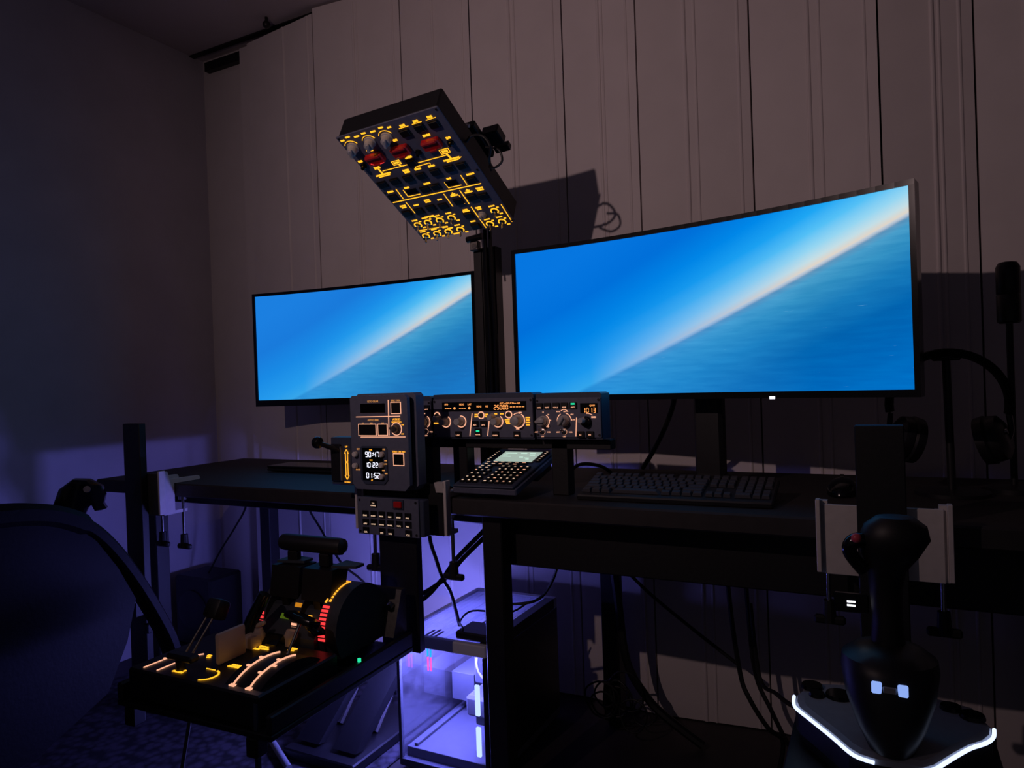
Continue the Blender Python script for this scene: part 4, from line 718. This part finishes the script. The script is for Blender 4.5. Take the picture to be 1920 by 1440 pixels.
# slotted top grille: bars with real gaps
top = B()
for i in range(24): y = 0.024 + i * (d - 0.048) / 23; top.span((0.0145, y - 0.0078, H - 0.012), (w - 0.0305, y + 0.0078, H - 0.009))
for i in range(15): x = 0.020 + i * (w - 0.055) / 14; top.span((x - 0.0072, 0.0205, H - 0.0089), (x + 0.0072, d - 0.0205, H - 0.006))
tg_ = top.build('top_grille', 'casemesh', pc); tg_['kind'] = 'stuff'
for x, y0, y1 in ((0.185, 0.06, 0.19), (0.200, 0.05, 0.20), (0.215, 0.07, 0.18), (0.085, 0.025, 0.07), (0.100, 0.025, 0.08), (0.115, 0.025, 0.07)): pb('dark_slot', (x - 0.003, y0, H - 0.0058), (x + 0.003, y1, H - 0.0040), 'pit', 0)
pb('top_device', (0.185, 0.02, H + 0.0005), (0.285, 0.11, H + 0.022), 'black', 0.004)
# inside
pb('inner_floor', (0.012, 0.020, 0.0345), (w - 0.0055, d - 0.012, 0.060), 'caseinner'); pb('floor_rail', (0.03, 0.03, 0.0605), (0.042, d - 0.05, 0.068), 'caseinner')
pb('mainboard', (w - 0.012, 0.13, 0.07), (w - 0.0055, d - 0.02, 0.345), 'black')
def fan(x, y, z, s, ax):
    f = B(); k = s / 2
    f.box((0, 0, 0), (s, s, 0.024), 0.004); fo = f.build('fan_frame', 'caseinner', pc, loc=(x, y, z), rot=ax)
    B().arc((0, 0), k * 0.86, 0.007, z=0.0128, h=0.0006).build('fan_ring', 'casewhite', fo); B().arc((0, 0), k * 0.42, 0.006, z=0.0150, h=0.0006).build('fan_ring', 'casewhite', fo); B().cyl((0, 0, 0.0125), (0, 0, 0.0145), k * 0.38, n=20).build('fan_hub', 'slatedark', fo, True)
    bl = B()
    for i in range(7): a = 2 * math.pi * i / 7; bl.box((math.cos(a) * k * 0.6, math.sin(a) * k * 0.6, 0.0132), (k * 0.42, k * 0.2, 0.0012), rot=Euler((0, 0, a + 0.5)))
    bl.build('fan_blades', 'caseinner', fo)
fan(0.10, d - 0.030, 0.275, 0.12, (R(90), 0, 0)); fan(0.224, 0.16, 0.272, 0.12, (R(90), 0, 0)) 
gpu = B(); gpu.span((0.165, 0.09, 0.142), (0.252, 0.36, 0.200), 0.008); gpu.span((0.185, 0.11, 0.112), (0.25, 0.34, 0.1415), 0.004); gpu.build('graphics_card', 'caseinner', pc)
for z0_, z1_ in ((0.185, 0.268), (0.075, 0.155)): pb('light_bar', (w - 0.052, 0.022, z0_), (w - 0.038, 0.030, z1_), 'caseled', 0.002)
pb('white_box', (0.02, 0.25, 0.10), (0.10, d - 0.05, 0.185), 'caseinner'); pb('cooler_block', (0.11, 0.26, 0.115), (0.2, d - 0.05, 0.145), 'black')
for x in (0.034, 0.044): pb('memory_stick', (x, 0.10, 0.245), (x + 0.004, 0.104, 0.285), 'magenta', 0); pb('memory_stick', (x, 0.10, 0.286), (x + 0.004, 0.104, 0.318), 'cyan', 0)
for k, (px_, py_, pz_, en) in enumerate(((0.10, 0.07, 0.30, 5.0), (0.10, 0.30, 0.30, 2.0), (0.09, 0.16, 0.29, 5.0), (0.225, 0.06, 0.225, 0.7), (-0.035, 0.10, 0.345, 11.0))):  # last lamp sits outside the case, added to brighten the walls
    ld = bpy.data.lights.new('case_and_fill_glow', 'POINT'); ld.energy = en; ld.color = (0.20, 0.20, 1.0); ld.shadow_soft_size = 0.02 if px_ > 0 else 0.06; lo = bpy.data.objects.new('case_and_fill_glow', ld); COL.objects.link(lo); lo.location = (X0 + px_, Y0 + py_, pz_)

# ================================================================== rudder pedals, floor box
rp = thing('rudder_pedals', 'black rudder pedal set on the rug beside the computer case', 'pedals', (-1.45, 1.66, 0.008))
B().span((-0.12, -0.16, 0.0), (0.14, 0.20, 0.03), 0.004).build('base_plate', 'blackmetal', rp)
for x in (-0.06, 0.075):
    b = B(); b.prism([(-0.12, 0.04), (-0.09, 0.035), (0.16, 0.20), (0.15, 0.225), (0.13, 0.225)], x - 0.042, x + 0.042, 'x'); p_ = b.build('pedal', 'blackmetal', rp); B().tube([(x, 0.02, 0.031), (x, 0.10, 0.11)], 0.012, 8).build('pedal_arm', 'dullsteel', p_)
    for k in range(4): B().box((x, -0.055 + 0.05 * k, 0.078 + 0.033 * k), (0.076, 0.008, 0.006), rot=Euler((R(33), 0, 0))).build('grip_strip', 'rubber', p_)
tag(B().tube([(-1.76, 1.60, 0.022), (-1.62, 1.52, 0.022), (-1.49, 1.445, 0.022)], 0.010, 10).build('floor_rail', 'greyplastic', None, True), 'slim pale metal bar lying on the rug before the pedals', 'bar')
bx_ = thing('subwoofer', 'black box with a cable in the corner under the desk', 'box', (-2.58, 2.10, 0.0))
B().span((-0.12, -0.09, 0.01), (0.10, 0.08, 0.30), 0.01).build('cabinet', 'rubber', bx_); B().lathe((-0.01, -0.0905, 0.16), (0, -1, 0), [(0.085, 0), (0.085, 0.004), (0.068, 0.006), (0.03, 0.002)], 24).build('speaker_cone', 'rubber', bx_, True)
for x in (-0.09, 0.07): B().cyl((x, -0.02, 0), (x, -0.02, 0.0095), 0.015).build('foot', 'rubber', bx_)

# ================================================================== headphones on stand, microphone
hs = thing('headphone_stand', 'black headphone stand on the desk beside the wide monitor', 'stand', (0.137, 1.86, DZ))
B().lathe((0, 0, 0), (0, 0, 1), [(0.075, 0), (0.075, 0.008), (0.02, 0.012)], 24).build('base', 'black', hs, True); B().cyl((0, 0, 0.012), (-0.004, 0, 0.300), 0.0085, n=12).build('pole', 'black', hs, True); B().box((-0.004, 0, 0.304), (0.055, 0.03, 0.008), 0.003).build('cradle', 'black', hs)
hpn = thing('headphones', 'large black over-ear headphones hanging on the headphone stand', 'headphones', (0.133, 1.86, 0.985))
hbn = B(); ha = [R(a) for a in range(-12, 193, 8)]; hbn.rings([[Vector(((0.112 + dr) * math.cos(t), dy, (0.112 + dr) * math.sin(t) + 0.008)) for dr, dy in ((-0.002, -0.016), (0.011, -0.018), (0.013, 0.0), (0.011, 0.018), (-0.002, 0.016), (-0.006, 0.0))] for t in ha]); hbn.build('headband', 'leather', hpn, True)
for s in (-1, 1):
    e_ = B(); e_.lathe((s * 0.082, -0.006, -0.070), (s, -0.35, 0.30), [(0.034, -0.026), (0.052, -0.022), (0.054, -0.004), (0.049, 0.0), (0.051, 0.004), (0.048, 0.020), (0.032, 0.030), (0.014, 0.031)], 24); ec_ = e_.build('ear_cup', 'black', hpn, True)
    B().tube([(s * 0.113, 0.0, -0.012), (s * 0.116, -0.005, -0.05), (s * 0.108, -0.008, -0.075)], 0.006, 8, 4).build('yoke', 'gloss', hpn, True)
    B().cyl((s * 0.100, -0.030, -0.052), (s * 0.106, -0.032, -0.050), 0.006, n=12).build('hinge_cap', 'steel', hpn, True)
mi = thing('microphone', 'black cylindrical microphone on a slim stand beside the headphones', 'microphone', (0.262, 1.93, DZ))
B().lathe((0, 0, 0), (0, 0, 1), [(0.055, 0), (0.055, 0.010), (0.012, 0.016)], 24).build('base', 'black', mi, True); B().cyl((0, 0, 0.016), (0, 0, 0.378), 0.007, n=12).build('pole', 'blackmetal', mi, True); B().lathe((0, 0, 0.379), (0, 0, 1), [(0.019, 0), (0.0235, 0.004), (0.0235, 0.062), (0.022, 0.064), (0.0235, 0.067), (0.0235, 0.126), (0.018, 0.136), (0.006, 0.139)], 22).build('capsule', 'black', mi, True)

# ================================================================== loose cables
def cable(label, pts, r=0.004, group=None, sm=6): return tag(B().tube(pts, r, 8, sm).build('cable', 'rubber', None, True), label, 'cable', group)
cable('thin black cable slanting from the desk down to the corner box', [(-2.239, 2.0, 0.747), (-2.239, 2.0, 0.627), (-2.368, 2.05, 0.514), (-2.487, 2.08, 0.410), (-2.57, 2.08, 0.302)], 0.004)
cable('thin black cable hanging behind the throttle cross grip', [(-1.93, 2.0, 0.74), (-1.914, 2.0, 0.633), (-1.860, 2.0, 0.557), (-1.720, 1.95, 0.452), (-1.582, 1.95, 0.344), (-1.50, 1.95, 0.02)], 0.004)
cable('black cable sagging from the desk leg to the wide post', [(-0.905, 1.66, 0.744), (-0.915, 1.65, 0.700), (-1.003, 1.62, 0.610), (-1.043, 1.60, 0.561), (-1.088, 1.55, 0.525), (-1.13, 1.50, 0.515)], 0.0065, 'cables between leg and post')
cable('black cable sagging from the desk leg to the wide post', [(-0.935, 1.67, 0.744), (-0.945, 1.66, 0.695), (-1.036, 1.64, 0.602), (-1.074, 1.62, 0.546), (-1.102, 1.57, 0.503), (-1.14, 1.52, 0.49)], 0.0065, 'cables between leg and post')
cable('black cable dropping onto the top of the computer case', [(-1.055, 1.55, 0.744), (-1.063, 1.55, 0.674), (-1.065, 1.58, 0.607), (-1.060, 1.60, 0.552), (-1.061, 1.64, 0.50), (-1.075, 1.70, 0.392)], 0.005)
cable('thin black cable looping across the glowing case top', [(-1.012, 1.615, 0.412), (-1.015, 1.62, 0.42), (-1.060, 1.68, 0.412), (-1.060, 1.75, 0.42), (-0.97, 1.80, 0.410), (-0.93, 1.85, 0.43)], 0.0028)
cable('black cable drooping in a wide loop behind the desk leg', [(-0.777, 1.70, 0.744), (-0.777, 1.70, 0.694), (-0.773, 1.72, 0.598), (-0.810, 1.74, 0.518), (-0.860, 1.74, 0.472), (-0.955, 1.72, 0.459)], 0.004)
cable('thin black cable slanting under the desk behind the keyboard', [(-0.80, 1.88, 0.744), (-0.779, 1.90, 0.655), (-0.700, 1.95, 0.557), (-0.615, 2.0, 0.451), (-0.50, 2.05, 0.341), (-0.38, 2.06, 0.255)], 0.005)
cable('thick black cable trunk running down to the tangle by the wall', [(-0.731, 2.0, 0.744), (-0.731, 2.0, 0.638), (-0.716, 2.02, 0.419), (-0.694, 2.02, 0.230), (-0.639, 2.04, 0.119), (-0.576, 2.04, 0.068), (-0.48, 2.04, 0.012)], 0.013)
for k in range(9):
    a = random.uniform(0, 6.28); cx, cz = -0.735 + random.uniform(-0.03, 0.09), 0.115 + random.uniform(-0.05, 0.035); r_ = random.uniform(0.028, 0.062); yy = 1.97 + 0.009 * k
    cable('thin black cable coiled in the tangle on the floor by the wall', [(cx + r_ * math.cos(a + t) * (1 + 0.1 * math.sin(3 * t)), yy + 0.006 * math.sin(t), max(0.006, cz + r_ * 1.1 * math.sin(a + t))) for t in (i * 0.52 for i in range(13))], 0.0028, 'tangled cables on the floor', 4)
cable('black cable curving down the lit wall strip to the floor', [(-0.40, 2.0, 0.744), (-0.385, 2.0, 0.45), (-0.363, 2.0, 0.255), (-0.337, 1.98, 0.197), (-0.292, 1.98, 0.127), (-0.258, 2.0, 0.089), (-0.270, 2.0, 0.005)], 0.0065)
cable('black cable slanting down the lit wall strip beside another cable', [(-0.35, 2.0, 0.744), (-0.335, 2.0, 0.40), (-0.321, 2.0, 0.253), (-0.283, 1.98, 0.178), (-0.242, 1.98, 0.094), (-0.210, 2.0, 0.049), (-0.19, 2.0, 0.005)], 0.006)
cable('black cable running from the lit wall strip to the flight stick base', [(-0.33, 2.0, 0.45), (-0.309, 1.98, 0.260), (-0.258, 1.90, 0.258), (-0.191, 1.70, 0.321), (-0.12, 1.45, 0.44), (-0.06, 1.352, 0.49)], 0.0055)
cable('black cable hanging from the wide monitor down to the desk', [(-0.478, 1.84, 1.05), (-0.484, 1.85, 1.002), (-0.528, 1.90, 0.925), (-0.590, 2.0, 0.855), (-0.649, 2.10, 0.800)], 0.007)
cable('black cable arching out behind the keypad unit', [(-0.79, 1.80, 0.80), (-0.76, 1.86, 0.835), (-0.72, 1.92, 0.825), (-0.70, 1.97, 0.797)], 0.005)

# ================================================================== lettering
tmp = []
for b, s, x, y, size, z, sx in TEXTS:
    cu = bpy.data.curves.new('t', 'FONT'); cu.body = s; cu.size = size; cu.align_x = 'CENTER'; cu.align_y = 'CENTER'; cu.extrude = 0.0004; cu.resolution_u = 2; cu.space_character = 1.05
    o = bpy.data.objects.new('t', cu); COL.objects.link(o); tmp.append(o)
bpy.context.view_layer.update(); dg_ = bpy.context.evaluated_depsgraph_get()
for (b, s, x, y, size, z, sx), o in zip(TEXTS, tmp):
    me = bpy.data.meshes.new_from_object(o.evaluated_get(dg_)); me.transform(Matrix.Translation((x, y, z)) @ Matrix.Diagonal((sx, 1, 1, 1))); b.bm.from_mesh(me); bpy.data.meshes.remove(me)
for o in tmp:
    cu = o.data; bpy.data.objects.remove(o); bpy.data.curves.remove(cu)
for b, name, mat, parent in PENDING: b.build(name, mat, parent)
for o in COL.objects:
    if o.parent and any(k in o.name for k in ('legend', 'digits', '_lines', '_scale', 'fan_blades', 'status_bars')): o['kind'] = 'stuff'
bpy.context.view_layer.update()
